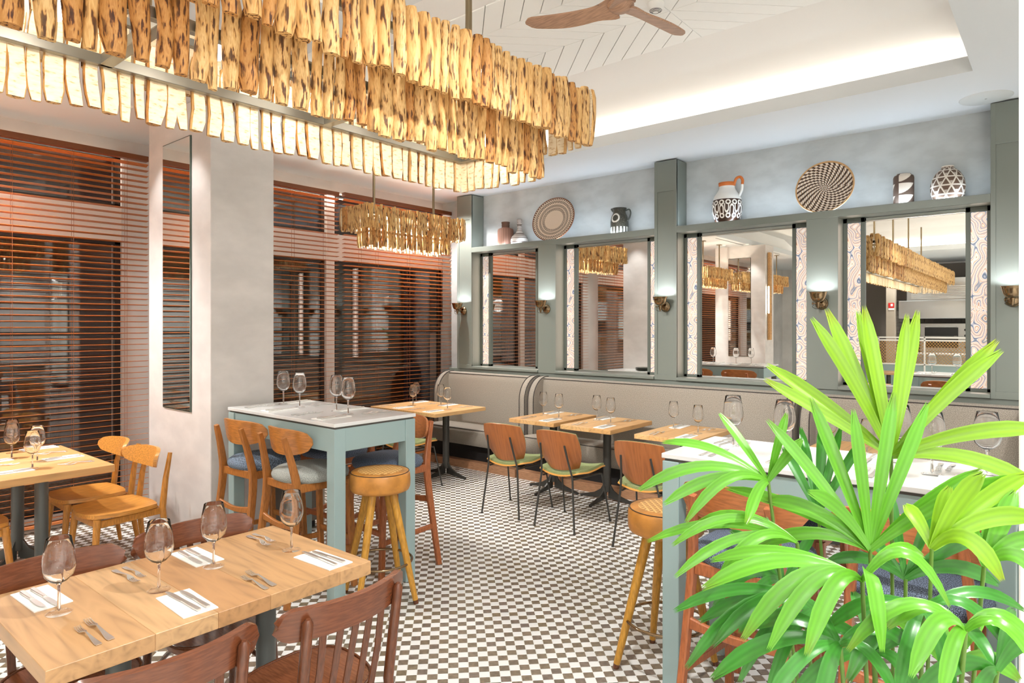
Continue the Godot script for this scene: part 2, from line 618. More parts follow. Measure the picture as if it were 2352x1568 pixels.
	mk("grey_tweed", rgb(182, 186, 180), 0.95, {"tex": T.fabric, "scale": Vector3(2.4, 2.4, 2.4), "rim": 0.3})
	mk("ink_tweed", rgb(140, 156, 184), 0.95, {"tex": T.denim, "scale": Vector3(2.8, 2.8, 2.8), "rim": 0.3})
	mk("green_tweed", rgb(160, 172, 114), 0.95, {"tex": T.green, "scale": Vector3(2.6, 2.6, 2.6), "rim": 0.25})
	mk("tan_leather", rgb(206, 140, 62), 0.4, {"tex": T.leather, "scale": Vector3(1.6, 1.6, 1.6)})
	mk("napkin", rgb(244, 243, 240), 0.9)
	# painted and other
	mk("table_paint", rgb(150, 172, 172), 0.42)
	mk("quartz", rgb(218, 219, 218), 0.2)
	mk("shadow_gap", rgb(84, 82, 78), 0.7)
	mk("taupe", rgb(106, 98, 90), 0.6)
	mk("taupe_light", rgb(168, 156, 140), 0.6)
	mk("thin_glass", rgb(255, 255, 255), 0.0, {"alpha": 0.0})
	var gl := mk("glass", rgb(255, 255, 255), 0.0, {"alpha": 0.0})
	gl.refraction_enabled = true
	gl.refraction_scale = 0.05
	mk("plate_dark", rgb(62, 66, 60), 0.3)
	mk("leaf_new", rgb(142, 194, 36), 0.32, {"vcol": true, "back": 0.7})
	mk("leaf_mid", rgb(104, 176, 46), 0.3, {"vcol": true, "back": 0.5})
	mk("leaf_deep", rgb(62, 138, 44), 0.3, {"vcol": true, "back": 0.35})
	mk("leaf_stem", rgb(92, 128, 44), 0.45)
	mk("cane_stem", rgb(96, 74, 44), 0.8)
	mk("soil", rgb(52, 38, 28), 0.95)
	mk("pot", rgb(120, 112, 104), 0.6)
	mk("clay_brown", rgb(104, 74, 58), 0.6)
	mk("white_paint", rgb(236, 236, 232), 0.5)
	mk("red_sign", rgb(196, 36, 34), 0.5)
	mk("kitchen_tile", rgb(96, 92, 86), 0.25)
	mk("rattan", rgb(190, 146, 78), 0.6)
	mk("black", rgb(22, 22, 22), 0.4)

# ---------------------------------------------------------------- the room
const H := 3.35      # underside of the soffit
const TOP := 3.75     # boarded ceiling of the coffer

func build_room():
	build_floor()
	# ceiling: soffit slabs round two coffers, their sloped sides, the boarded top
	var c := structure("ceiling")
	var s := st()
	for r in [[-6.75, 2.8, -6.5, -5.25], [-6.75, 2.8, -2.3, -1.3], [-6.75, 2.8, 4.6, 8.2], [-6.75, -4.95, -5.25, -2.3], [-6.75, -4.95, -1.3, 4.6], [-0.45, 2.8, -5.25, -2.3], [-0.45, 2.8, -1.3, 4.6]]:
		lohi(s, Vector3(r[0], H, r[2]), Vector3(r[1], H + 0.105, r[3]))
	part(c, "soffit", s, M.soffit_white)
	s = st()
	for k in [[-5.45, -4.48, -2.1, -3.157], [-1.5, -0.5, 4.8, 3.8]]:
		lohi(s, Vector3(-5.15, H + 0.1, k[0] - 0.02), Vector3(-0.25, H + 0.2, k[0]))
		lohi(s, Vector3(-5.15, H + 0.1, k[2]), Vector3(-0.25, H + 0.2, k[2] + 0.02))
		bar(s, Vector3(-2.7, H + 0.2, k[0]), Vector3(-2.7, TOP + 0.011, k[1]), 4.9, 0.02, Vector3.UP)
		bar(s, Vector3(-2.7, H + 0.2, k[2]), Vector3(-2.7, TOP + 0.011, k[3]), 4.9, 0.02, Vector3.UP)
		for x in [-0.26, -5.14]:
			lohi(s, Vector3(x - 0.01, H + 0.1, k[0]), Vector3(x + 0.01, TOP + 0.01, k[2]))
	part(c, "sloped_side", s, M.ceiling_white)
	s = st()
	lohi(s, Vector3(-6.75, TOP + 0.012, -6.5), Vector3(2.8, TOP + 0.15, 8.2))
	part(c, "ceiling_slab", s, M.groove)
	s = st()
	lohi(s, Vector3(-5.2, TOP, -0.6), Vector3(-0.2, TOP + 0.012, 3.9))
	part(c, "flat_ceiling", s, M.ceiling_white)
	build_boards(c)
	# cove strips: the glowing tape behind each lip
	for z in [-5.36, -2.19, -1.41, 4.71]:
		s = st()
		bx(s, Vector3(-2.7, H + 0.112, z), Vector3(4.4, 0.012, 0.05))
		var o := part(self, "cove_light_strip", s, M.led)
		tag(o, {-5.36: "warm light strip hidden in the ceiling cove along the mirror wall", -2.19: "light strip in the boarded coffer on the side of the long chandelier", -1.41: "light strip of the second ceiling coffer, edge nearest the mirror wall", 4.71: "light strip of the second ceiling coffer, edge nearest the kitchen"}[z], "light strip", "cove light strips")
	# walls
	var w := structure("wall_left")
	s = st()
	lohi(s, Vector3(-6.75, 3.215, -6.5), Vector3(-6.5, 3.5, 8.2))
	for k in [[-6.5, -6.3], [-2.8, -2.3], [1.1, 1.75], [5.1, 8.2]]:
		lohi(s, Vector3(-6.75, -0.05, k[0]), Vector3(-6.5, 3.215, k[1]))
	part(w, "wall_face", s, M.wall_white)
	w = structure("wall_back")
	s = st()
	lohi(s, Vector3(-6.75, -0.05, -6.5), Vector3(2.8, 3.5, -6.3))
	part(w, "wall_face", s, M.grey_plaster)
	w = structure("wall_right")  # unseen wall, set close to bounce lamp light back to the windows
	s = st()
	lohi(s, Vector3(2.3, -0.05, -6.5), Vector3(2.8, 3.5, 8.2))
	part(w, "wall_face", s, M.wall_white)
	w = structure("wall_front")
	s = st()
	lohi(s, Vector3(-6.75, -0.05, 8.0), Vector3(2.8, 3.5, 8.2))
	part(w, "wall_face", s, M.wall_white)
	w = structure("wall_near")
	s = st()
	lohi(s, Vector3(-0.0925, 0, -2.62), Vector3(0.35, H, -2.3), 0.004)
	part(w, "pillar_face", s, M.white_paint)
	# the plastered piers by the windows, each with a tall mirror
	for k in 2:
		var z0: float = [-2.72, 1.15][k]
		var p := structure("wall_pier_%d" % (k + 1))
		s = st()
		lohi(s, Vector3(-5.73, 0, z0), Vector3(-4.665, H, z0 + 0.49), 0.004)
		part(p, "pier_face", s, M.pier_plaster)
	var t := thing("pier_mirror", "tall narrow frameless mirror on the white plastered pier, reflecting wooden blinds", "mirror", Vector3(-5.2, 1.04, -2.23))
	s = st()
	bx(s, Vector3(0, 1.028, 0.006), Vector3(0.478, 2.055, 0.01))
	part(t, "backing", s, M.mirror_edge)
	s = st()
	bx(s, Vector3(0, 1.028, 0.0125), Vector3(0.466, 2.04, 0.003))
	part(t, "mirror_glass", s, M.mirror)
	t = thing("pier_mirror", "tall mirror on the far pier, seen only in the third wall mirror", "mirror", Vector3(-5.2, 1.04, 1.15), PI)
	s = st()
	bx(s, Vector3(0, 1.028, 0.006), Vector3(0.478, 2.055, 0.01))
	part(t, "backing", s, M.mirror_edge)
	s = st()
	bx(s, Vector3(0, 1.028, 0.0125), Vector3(0.466, 2.04, 0.003))
	part(t, "mirror_glass", s, M.mirror)
	# recessed downlights; those out of view stand where they light room and blinds
	for d in [[-5.46, -1.96, 1, "washing the pier front left of its mirror"], [-4.93, -1.96, 1, "washing the pier front right of its mirror"], [-5.46, -2.98, 1, "behind the pier, nearer the blinds"], [-4.9, -2.98, 1, "behind the pier, nearer the room"], [-5.85, -5.6, 0, "unseen, lighting the corner by the blinds"], [-5.7, -0.6, 0, "out of view, lighting the left window table"], [-1.0, -1.8, 0, "out of view, over the right bar table's near side"], [-5.95, -2.9, 1, "unseen behind the pier, lighting the blinds"], [-5.9, -0.8, 0, "out of view, lighting the left blind"], [0.9, -4.2, 0, "out of view, lighting the right end by the banquette"], [0.9, -1.6, 0, "out of view, lighting the floor beside the camera"], [0.9, 1.4, 0, "out of view, lighting the floor behind the camera"], [-5.4, 0.8, 1, "before the far pier, left in the mirror"], [-4.95, 0.9, 1, "before the far pier, right in the mirror"], [-5.7, 3.2, 0, "by the far window"], [-3.0, 6.0, 0, "before the kitchen hood, left one"], [-1.6, 6.0, 0, "before the kitchen hood, right one"]]:
		downlight(d[0], d[1], d[2] == 1, d[3])
	for z in [-3.6, -2.0, -0.4, 1.2, 2.8]:  # added downlights that brighten the right wall as fill
		downlight(1.85, z, true, "added to wash the right wall " + {-3.6: "by the banquette", -2.0: "by the bar table", -0.4: "beside the camera", 1.2: "behind the camera", 2.8: "by the rattan screen"}[z], Vector3.DOWN, 7.0)
	for d in [[-3.95, "left one"], [-3.3, "middle one"], [-1.15, "right one"]]:  # unseen downlights above the view, placed to light the banquette
		downlight(d[0], -1.95, false, "unseen, placed to light the long banquette, " + d[1], Vector3(0.05, -2.5, -3.5))

func downlight(x: float, z: float, washer: bool, where: String, aim := Vector3.DOWN, strength := 1.9):
	var o := thing("ceiling_downlight", "small round downlight in the soffit " + where, "downlight", Vector3(x, H, z), 0.0, "recessed ceiling downlights")
	var s := st()
	lathe(s, [Vector2(0.034, 0.0), Vector2(0.034, -0.003), Vector2(0.047, -0.004), Vector2(0.05, 0.0)], 20)
	part(o, "trim_ring", s, M.white_paint)
	s = st()
	lathe(s, [Vector2(0.0, -0.001), Vector2(0.034, -0.001)], 20)
	part(o, "lamp_face", s, M.led)
	spot(Vector3(x, H - 0.006, z), aim, strength if washer else (9.0 if aim == Vector3.DOWN else 16.0), 36.0 if washer else (64.0 if aim == Vector3.DOWN else 30.0), Color(1.0, 0.992, 0.98), 0.034)

func build_boards(c: Node3D):
	var rows := [[-3.157, -3.459, 1.0], [-3.459, -3.976, -1.0], [-3.976, -4.48, 1.0]]
	var i := 0
	for r in rows:
		for half in 2:
			var x0 := -5.1 if half == 0 else -1.978
			var x1 := -1.978 if half == 0 else -0.28
			var dir: float = r[2] * (1.0 if half == 0 else -1.0)   # dz = dir * dx
			var rect := PackedVector2Array([Vector2(x0, r[0]), Vector2(x1, r[0]), Vector2(x1, r[1]), Vector2(x0, r[1])])
			var spine := -3.459 if r[0] != -3.976 else -3.976
			var base := -3.165 if r[0] != -3.976 else -2.648
			for k in range(-20, 30):
				var xs := base + k * 0.172
				var poly := PackedVector2Array()
				for q in [[0.0015, r[0] + 0.3], [0.1705, r[0] + 0.3], [0.1705, r[1] - 0.3], [0.0015, r[1] - 0.3]]:
					poly.append(Vector2(xs + q[0] + (q[1] - spine) / dir, q[1]))
				for cut in Geometry2D.intersect_polygons(poly, rect):
					if cut.size() < 3:
						continue
					var s := st()
					prism(s, Array(Geometry2D.offset_polygon(cut, -0.0012)[0]) if Geometry2D.offset_polygon(cut, -0.0012).size() else Array(cut), TOP - 0.008, TOP + 0.012, 0.0015)
					part(c, "board", s, M.board_white)
					i += 1

func tile_mesh(m: Material, tone: Color) -> ArrayMesh:
	var a := []
	a.resize(Mesh.ARRAY_MAX)
	var v := PackedVector3Array()
	var n := PackedVector3Array()
	var c := PackedColorArray()
	tile_into(v, n, c, Vector3.ZERO, tone)
	a[Mesh.ARRAY_VERTEX] = v
	a[Mesh.ARRAY_NORMAL] = n
	a[Mesh.ARRAY_COLOR] = c
	var mesh := ArrayMesh.new()
	mesh.add_surface_from_arrays(Mesh.PRIMITIVE_TRIANGLES, a)
	mesh.surface_set_material(0, m)
	return mesh

const TU := Vector3(0.70710678, 0, -0.70710678)
const TV := Vector3(-0.70710678, 0, -0.70710678)

func tile_into(v: PackedVector3Array, n: PackedVector3Array, c: PackedColorArray, at: Vector3, tone: Color):
	var top := []
	var low := []
	for k in [[1, 1], [-1, 1], [-1, -1], [1, -1]]:
		top.append(at + TU * (k[0] * 0.0231) + TV * (k[1] * 0.0231))
		low.append(at + TU * (k[0] * 0.0243) + TV * (k[1] * 0.0243) + Vector3(0, -0.0035, 0))
	for k in [0, 2, 1, 0, 3, 2]:
		v.append(top[k]); n.append(Vector3.UP); c.append(tone)
	for j in 4:
		var e: int = (j + 1) % 4
		var out: Vector3 = ((low[j] + low[e]) / 2.0 - at).normalized()
		for p in [top[j], top[e], low[e], top[j], low[e], low[j]]:
			v.append(p); n.append((out + Vector3.UP).normalized()); c.append(tone)

func build_floor():
	var f := structure("floor")
	var s := st()
	lohi(s, Vector3(-6.75, -0.15, -6.5), Vector3(2.8, -0.0028, 8.2))
	part(f, "grout_bed", s, M.grout)
	var c0 := Vector3(-2.2446, 0, -2.318)
	var fwd := Vector3(-0.6411, 0, -0.7674)
	var side := Vector3(0.7674, 0, -0.6411)
	var near := []
	var rest := []
	for i in range(-140, 110):
		for j in range(-90, 140):
			var p := c0 + TU * (0.05 * i) + TV * (0.05 * j)
			if p.x < -6.45 or p.x > 0.5 or p.z < -5.66 or p.z > 0.2:
				continue
			var k := p.dot(fwd)
			if k < 1.5 or absf(p.dot(side) / k) > 0.86:
				continue
			var r := p.dot(side) / k
			if k > 3.06 and k < 3.75 and r > -0.16 and r < 0.235:
				near.append([k, p, (i + j) % 2 == 0])
			else:
				rest.append([k, p, (i + j) % 2 == 0])
	near.sort_custom(func(a, b): return a[0] < b[0])
	rest += near.slice(300)
	near = near.slice(0, 300)
	var kinds := [[], []]
	for k in 5:
		kinds[0].append(tile_mesh(M.tile_white, g1(0.95 + 0.0125 * k)))
		kinds[1].append(tile_mesh(M.tile_brown, Color(0.84 + 0.06 * k, 0.85 + 0.055 * k, 0.86 + 0.05 * ((k * 3) % 5))))
	for t in near:
		put(f, "tile", kinds[1 if t[2] else 0][rng.randi() % 5], Transform3D(Basis(), t[1]))
	for dark in [false, true]:
		var a := []
		a.resize(Mesh.ARRAY_MAX)
		var v := PackedVector3Array()
		var n := PackedVector3Array()
		var c := PackedColorArray()
		for t in rest:
			if t[2] == dark:
				var k := rng.randf()
				tile_into(v, n, c, t[1], Color(0.82 + 0.28 * k, 0.84 + 0.24 * k, 0.86 + 0.2 * rng.randf()) if dark else g1(0.95 + 0.05 * k))
		a[Mesh.ARRAY_VERTEX] = v
		a[Mesh.ARRAY_NORMAL] = n
		a[Mesh.ARRAY_COLOR] = c
		var mesh := ArrayMesh.new()
		mesh.add_surface_from_arrays(Mesh.PRIMITIVE_TRIANGLES, a)
		mesh.surface_set_material(0, M.tile_brown if dark else M.tile_white)
		var o := put(f, "brown_tile_field" if dark else "white_tile_field", mesh)
		o.set_meta("kind", "stuff")

# ---------------------------------------------------------------- windows and blinds
func build_windows():
	for k in [[1, -2.3, 1.1, []], [2, -6.3, -2.8, [-4.5]], [3, 1.75, 5.1, [3.4]]]:
		var w := structure("window_%d" % k[0])
		var z0: float = k[1]
		var z1: float = k[2]
		var s := st()
		lohi(s, Vector3(-6.6, 2.44, z0), Vector3(-6.5, 2.745, z1), 0.004)      # broad white transom
		lohi(s, Vector3(-6.62, 0.0, z0), Vector3(-6.5, 0.09, z1), 0.004)
		part(w, "transom", s, M.window_white)
		for m in k[3]:
			s = st()
			lohi(s, Vector3(-6.62, 0.0, m - 0.055), Vector3(-6.49, 3.22, m + 0.055), 0.004)
			part(w, "mullion", s, M.window_white)
		var edges: Array = [z0] + k[3] + [z1]
		for i in edges.size() - 1:
			var a: float = edges[i] + (0.0 if i == 0 else 0.055)
			var b: float = edges[i + 1] - (0.0 if i == edges.size() - 2 else 0.055)
			for y in [[0.09, 2.44], [2.745, 3.215]]:
				s = st()
				lohi(s, Vector3(-6.58, y[0], a), Vector3(-6.535, y[1], a + 0.045))
				lohi(s, Vector3(-6.58, y[0], b - 0.045), Vector3(-6.535, y[1], b))
				lohi(s, Vector3(-6.58, y[0], a), Vector3(-6.535, y[0] + 0.03, b))
				lohi(s, Vector3(-6.58, y[1] - 0.03, a), Vector3(-6.535, y[1], b))
				if y[0] < 1.0:
					lohi(s, Vector3(-6.575, 1.595, a), Vector3(-6.54, 1.63, b))
				part(w, "window_frame", s, M.window_dark)
				s = st()
				lohi(s, Vector3(-6.55, y[0], a), Vector3(-6.546, y[1], b))
				part(w, "pane", s, M.pane)
				s = st()
				lohi(s, Vector3(-6.57, y[0], a), Vector3(-6.566, y[1], b))
				part(w, "pane", s, M.pane)
		# unseen light strip in the window head, placed to light reveal and slats
		var hs := st()
		bx(hs, Vector3(-6.455, 3.209, (z0 + z1) / 2.0), Vector3(0.02, 0.01, z1 - z0 - 0.1))
		part(w, "unseen_head_strip", hs, M.led)
		area(Vector3(-6.455, 3.202, (z0 + z1) / 2.0), Vector2(z1 - z0 - 0.1, 0.02), Vector3.DOWN, 1.3, Color(1.0, 0.96, 0.9), Vector3.RIGHT)
	var blind := make_blind("venetian_blind", "wide brown wooden venetian blind over the left window beside the plastered pier", -6.38, -2.47, 1.05, 0.14, M.slat_wood, [-2.29, -1.88, -1.46, -0.9, -0.3, 0.3, 0.85])
	make_blind("venetian_blind", "brown wooden venetian blind on the window just right of the pier", -6.39, -4.53, -2.82, 0.1, M.slat_wood, [-4.35, -3.95, -3.4, -3.0])
	make_blind("venetian_blind", "brown wooden venetian blind in the corner next to the grey-green post", -6.34, -6.29, -4.565, 0.14, M.slat_wood, [-6.1, -5.55, -5.05, -4.8])
	make_blind("venetian_blind", "wooden venetian blind of the far window, seen only in the wall mirrors", -6.38, 1.8, 5.05, 0.17, M.slat_wood, [2.0, 2.9, 3.8, 4.8])
	tag(blind, "", "", "wooden venetian blinds")
	# what lies outside in the dark
	var g := thing("gravel_bed", "pale gravel bed outside, glimpsed under the left blind", "gravel", Vector3(-8.3, -0.06, 0))
	var s := st()
	bx(s, Vector3(0, 0, 0), Vector3(3.0, 0.06, 17.0))
	part(g, "gravel_surface", s, M.gravel).set_meta("kind", "stuff")
	var hedge := thing("night_wall", "dark brown wall outside behind the window glass", "wall", Vector3(-10.0, -0.05, 0))
	s = st()
	bx(s, Vector3(0, 1.6, 0), Vector3(0.3, 3.2, 17.0))
	part(hedge, "wall_body", s, M.night_wall)
	for z in [-5.6, -3.2, -0.6, 2.0]:
		s = st()
		bx(s, Vector3(0.16, 1.3, z), Vector3(0.05, 2.6, 1.1))
		part(hedge, "dark_doorway", s, M.night_dark)

func make_blind(called: String, label: String, x: float, z0: float, z1: float, tilt: float, m: Material, cords: Array) -> Node3D:
	var t := thing(called, label, "blind", Vector3(x, 0.0, 0.0), 0.0, "wooden venetian blinds")
	var s := st()
	lohi(s, Vector3(-0.03, 3.165, z0), Vector3(0.03, 3.212, z1), 0.003)
	part(t, "headrail", s, M.headrail)
	s = st()
	bx(s, Vector3.ZERO, Vector3(0.05, 0.0032, z1 - z0))
	var slat := make(s, m)
	var y := 3.13
	var n := 0
	while y > 0.1:
		var extra := 0.22 if (n == 0) else 0.0
		put(t, "slat", slat, Transform3D(Basis(Vector3.BACK, tilt + extra + rng.randf_range(-0.012, 0.012)), Vector3(0, y, (z0 + z1) / 2.0)))
		y -= 0.0505
		n += 1
	s = st()
	lohi(s, Vector3(-0.028, 0.045, z0), Vector3(0.028, 0.07, z1), 0.003)
	part(t, "bottom_rail", s, m)
	for z in cords:
		s = st()
		for dx in [-0.026, 0.026]:
			tube(s, [Vector3(dx, 0.06, z), Vector3(dx, 3.17, z)], 0.0013, 5)
		part(t, "ladder_cord", s, M.cord)
	return t

# ---------------------------------------------------------------- the wall of mirrors
func build_mirror_wall():
	for p in [[-5.994, -5.739, "tall grey-green post in the corner by the blinds"], [-3.184, -2.941, "tall grey-green post in the middle of the mirror wall"], [-0.412, -0.16, "tall grey-green post at the right edge of the mirror wall"]]:
		var t := thing("panel_post", p[2], "post", Vector3.ZERO, 0.0, "grey-green posts between the mirrors")
		var s := st()
		var a: float = p[0]
		var b: float = p[1]
		lohi(s, Vector3(a, 1.135, -6.295), Vector3(b, 3.338, -6.078))
		lohi(s, Vector3(a, 1.135, -6.09), Vector3(a + 0.032, 3.338, -6.068), 0.0015)
		lohi(s, Vector3(b - 0.032, 1.135, -6.09), Vector3(b, 3.338, -6.068), 0.0015)
		lohi(s, Vector3(a, 1.135, -6.09), Vector3(b, 1.19, -6.0685), 0.0015)
		lohi(s, Vector3(a, 3.03, -6.09), Vector3(b, 3.338, -6.0685), 0.0015)
		part(t, "post_body", s, M.sage)
	for p in [[-4.675, -4.425, "short grey-green post between the two left mirrors"], [-1.718, -1.462, "short grey-green post between the two right mirrors"]]:
		var t := thing("panel_post", p[2], "post", Vector3.ZERO, 0.0, "grey-green posts between the mirrors")
		var s := st()
		lohi(s, Vector3(p[0], 1.135, -6.3), Vector3(p[1], 2.606, -6.07), 0.0015)
		part(t, "post_body", s, M.sage)
	for p in [[-5.739, -3.184, "left"], [-2.941, -0.412, "right"]]:
		var t := thing("wall_shelf", "grey-green shelf with ornaments over the two %s mirrors" % p[2], "shelf", Vector3.ZERO, 0.0, "shelves above the mirrors")
		var s := st()
		lohi(s, Vector3(p[0], 2.606, -6.3), Vector3(p[1], 2.65, -6.072), 0.002)
		lohi(s, Vector3(p[0], 2.606, -6.084), Vector3(p[1], 2.669, -6.068), 0.002)
		part(t, "shelf_board", s, M.sage)
		s = st()
		lohi(s, Vector3(p[0] + 0.05, 2.651, -6.108), Vector3(p[1] - 0.05, 2.657, -6.09))
		var led := part(t, "shelf_light_strip", s, M.led_cool)
		area(Vector3((p[0] + p[1]) / 2.0, 2.664, -6.1), Vector2(p[1] - p[0] - 0.1, 0.02), Vector3(0, 1.0, 0.0), 0.8, Color(0.86, 0.93, 1.0))
	var t := thing("mirror_wall_panelling", "low grey-green panelling and sills under the four mirrors", "panelling")
	for p in [[-5.739, -4.675], [-4.425, -3.184], [-2.941, -1.718], [-1.462, -0.412]]:
		var s := st()
		lohi(s, Vector3(p[0], 1.138, -6.3), Vector3(p[1], 1.168, -6.05), 0.003)
		part(t, "sill", s, M.sage)
	var s := st()
	lohi(s, Vector3(-6.16, 0.02, -6.3), Vector3(-0.1, 1.135, -6.085), 0.003)
	part(t, "lower_panel", s, M.sage)
	# mirrors and the glowing stone strips beside them
	var bays := [[-5.739, -4.675, "first"], [-4.425, -3.184, "second"], [-2.941, -1.718, "third"], [-1.462, -0.412, "fourth"]]
	var seen := ["reflecting only wooden blinds, nearest the corner", "reflecting the small chandelier and the white pier", "reflecting a bar table and white piers", "reflecting the long chandelier and the kitchen"]
	for i in 4:
		var a: float = bays[i][0]
		var b: float = bays[i][1]
		var m := thing("wall_mirror", "large wall mirror %s" % seen[i], "mirror", Vector3((a + b) / 2.0, 1.168, -6.3), 0.0, "mirrors in the panelling")
		s = st()
		lohi(s, Vector3(-(b - a) / 2.0 + 0.17, 0.002, 0.02), Vector3((b - a) / 2.0 - 0.17, 1.435, 0.036))
		part(m, "mirror_glass", s, M.mirror)
		s = st()
		bar(s, Vector3(-(b - a) / 2.0 + 0.17, 1.405, 0.0385), Vector3((b - a) / 2.0 - 0.17, 1.405, 0.0385), 0.008, 0.012, Vector3.UP, 0.002)
		part(m, "top_trim", s, M.steel_trim)
		for side in [0, 1]:
			var x0: float = a if side == 0 else b - 0.17
			var l := thing("backlit_stone_panel", "backlit veined stone strip left of the %s wall mirror" % bays[i][2] if side == 0 else "backlit veined stone strip right of the %s wall mirror" % bays[i][2], "light panel", Vector3(x0 + 0.085, 1.168, -6.3), 0.0, "backlit stone strips between the mirrors")
			s = st()
			for q in [[-0.085, -0.052, 0.0, 1.437], [0.052, 0.085, 0.0, 1.437], [-0.085, 0.085, 0.0, 0.026], [-0.085, 0.085, 1.397, 1.437]]:
				lohi(s, Vector3(q[0], q[2], 0.0), Vector3(q[1], q[3], 0.062), 0.002)
			part(l, "panel_frame", s, M.sage_dark)
			s = st()
			lohi(s, Vector3(-0.052, 0.026, 0.03), Vector3(0.052, 1.397, 0.05))
			part(l, "stone_light", s, M.stone_glow)
			area(Vector3(x0 + 0.085, 1.88, -6.2365), Vector2(0.1, 1.36), Vector3(0, 0, 1), 0.16, Color(1.0, 0.9, 0.82))
	# sconces
	var where := ["on the corner post beside the blinds", "between the two left mirrors", "on the tall middle post", "between the two right mirrors", "on the right post at the picture's edge"]
	var xs := [-5.875, -4.55, -3.06, -1.59, -0.275]
	var first: Node3D
	for i in 5:
		if i == 0:
			first = make_sconce(xs[i], "bronze bell-shaped wall sconce " + where[i])
		else:
			dup(first, Vector3(xs[i], 1.872, -6.07), 0.0, "bronze bell-shaped wall sconce " + where[i], "bronze wall sconces")
		omni(Vector3(xs[i], 1.94, -5.953), 0.22, Color(0.93, 0.96, 1.0), 0.02)
	build_ornaments()

func make_sconce(x: float, label: String) -> Node3D:
	var t := thing("wall_sconce", label, "sconce", Vector3(x, 1.872, -6.07), 0.0, "bronze wall sconces")
	var s := st()
	xf = Transform3D(Basis(Vector3.RIGHT, PI / 2), Vector3.ZERO)
	lathe(s, [Vector2(0.052, 0.0), Vector2(0.054, 0.006), Vector2(0.05, 0.014), Vector2(0.042, 0.018), Vector2(0.04, 0.026), Vector2(0.028, 0.036), Vector2(0.012, 0.04), Vector2(0.0, 0.041)], 24)
	xf = Transform3D()
	part(t, "back_plate", s, M.bronze)
	s = st()
	tube(s, [Vector3(0, 0, 0.03), Vector3(0, -0.002, 0.07), Vector3(0, 0.0, 0.1), Vector3(0, 0.002, 0.117)], [0.011, 0.009, 0.011, 0.012], 10)
	tube(s, [Vector3(0, -0.045, 0.117), Vector3(0, -0.035, 0.117), Vector3(0, -0.02, 0.117), Vector3(0, 0.012, 0.117)], [0.003, 0.009, 0.013, 0.017], 12)
	part(t, "arm", s, M.bronze)
	s = st()
	tube(s, [Vector3(-0.012, -0.002, 0.117), Vector3(-0.04, -0.002, 0.117)], 0.0035, 8)
	bx(s, Vector3(-0.044, -0.002, 0.117), Vector3(0.01, 0.02, 0.012), 0.003)
	part(t, "switch_key", s, M.bronze)
	s = st()
	tube(s, curve([Vector3(-0.03, -0.01, 0.117), Vector3(-0.045, -0.03, 0.12), Vector3(-0.02, -0.046, 0.1), Vector3(0.0, -0.04, 0.06), Vector3(0.008, -0.03, 0.02)], 4), 0.0022, 5)
	part(t, "flex", s, M.black_metal)
	s = st()
	xf = Transform3D(Basis(), Vector3(0, 0, 0.117))
	lathe(s, [Vector2(0.016, 0.008), Vector2(0.03, 0.012), Vector2(0.046, 0.022), Vector2(0.057, 0.042), Vector2(0.064, 0.07), Vector2(0.069, 0.088), Vector2(0.073, 0.092), Vector2(0.073, 0.095), Vector2(0.067, 0.092), Vector2(0.061, 0.07), Vector2(0.054, 0.042), Vector2(0.042, 0.024), Vector2(0.0, 0.018)], 28)
	xf = Transform3D()
	part(t, "bell_shade", s, M.bronze)
	s = st()
	xf = Transform3D(Basis(), Vector3(0, 0.05, 0.117))
	lathe(s, [Vector2(0.0, -0.02), Vector2(0.014, -0.016), Vector2(0.022, 0.012), Vector2(0.024, 0.024), Vector2(0.018, 0.036), Vector2(0.0, 0.042)], 12)
	xf = Transform3D()
	part(t, "light_bulb", s, M.bulb)
	return t

func img_tex(w: int, h: int, fn: Callable) -> ImageTexture:
	var im := Image.create(w, h, false, Image.FORMAT_RGB8)
	for y in h:
		for x in w:
			im.set_pixel(x, y, fn.call((x + 0.5) / w, (y + 0.5) / h))
	return ImageTexture.create_from_image(im)

func fr(x: float) -> float:
	return x - floorf(x)

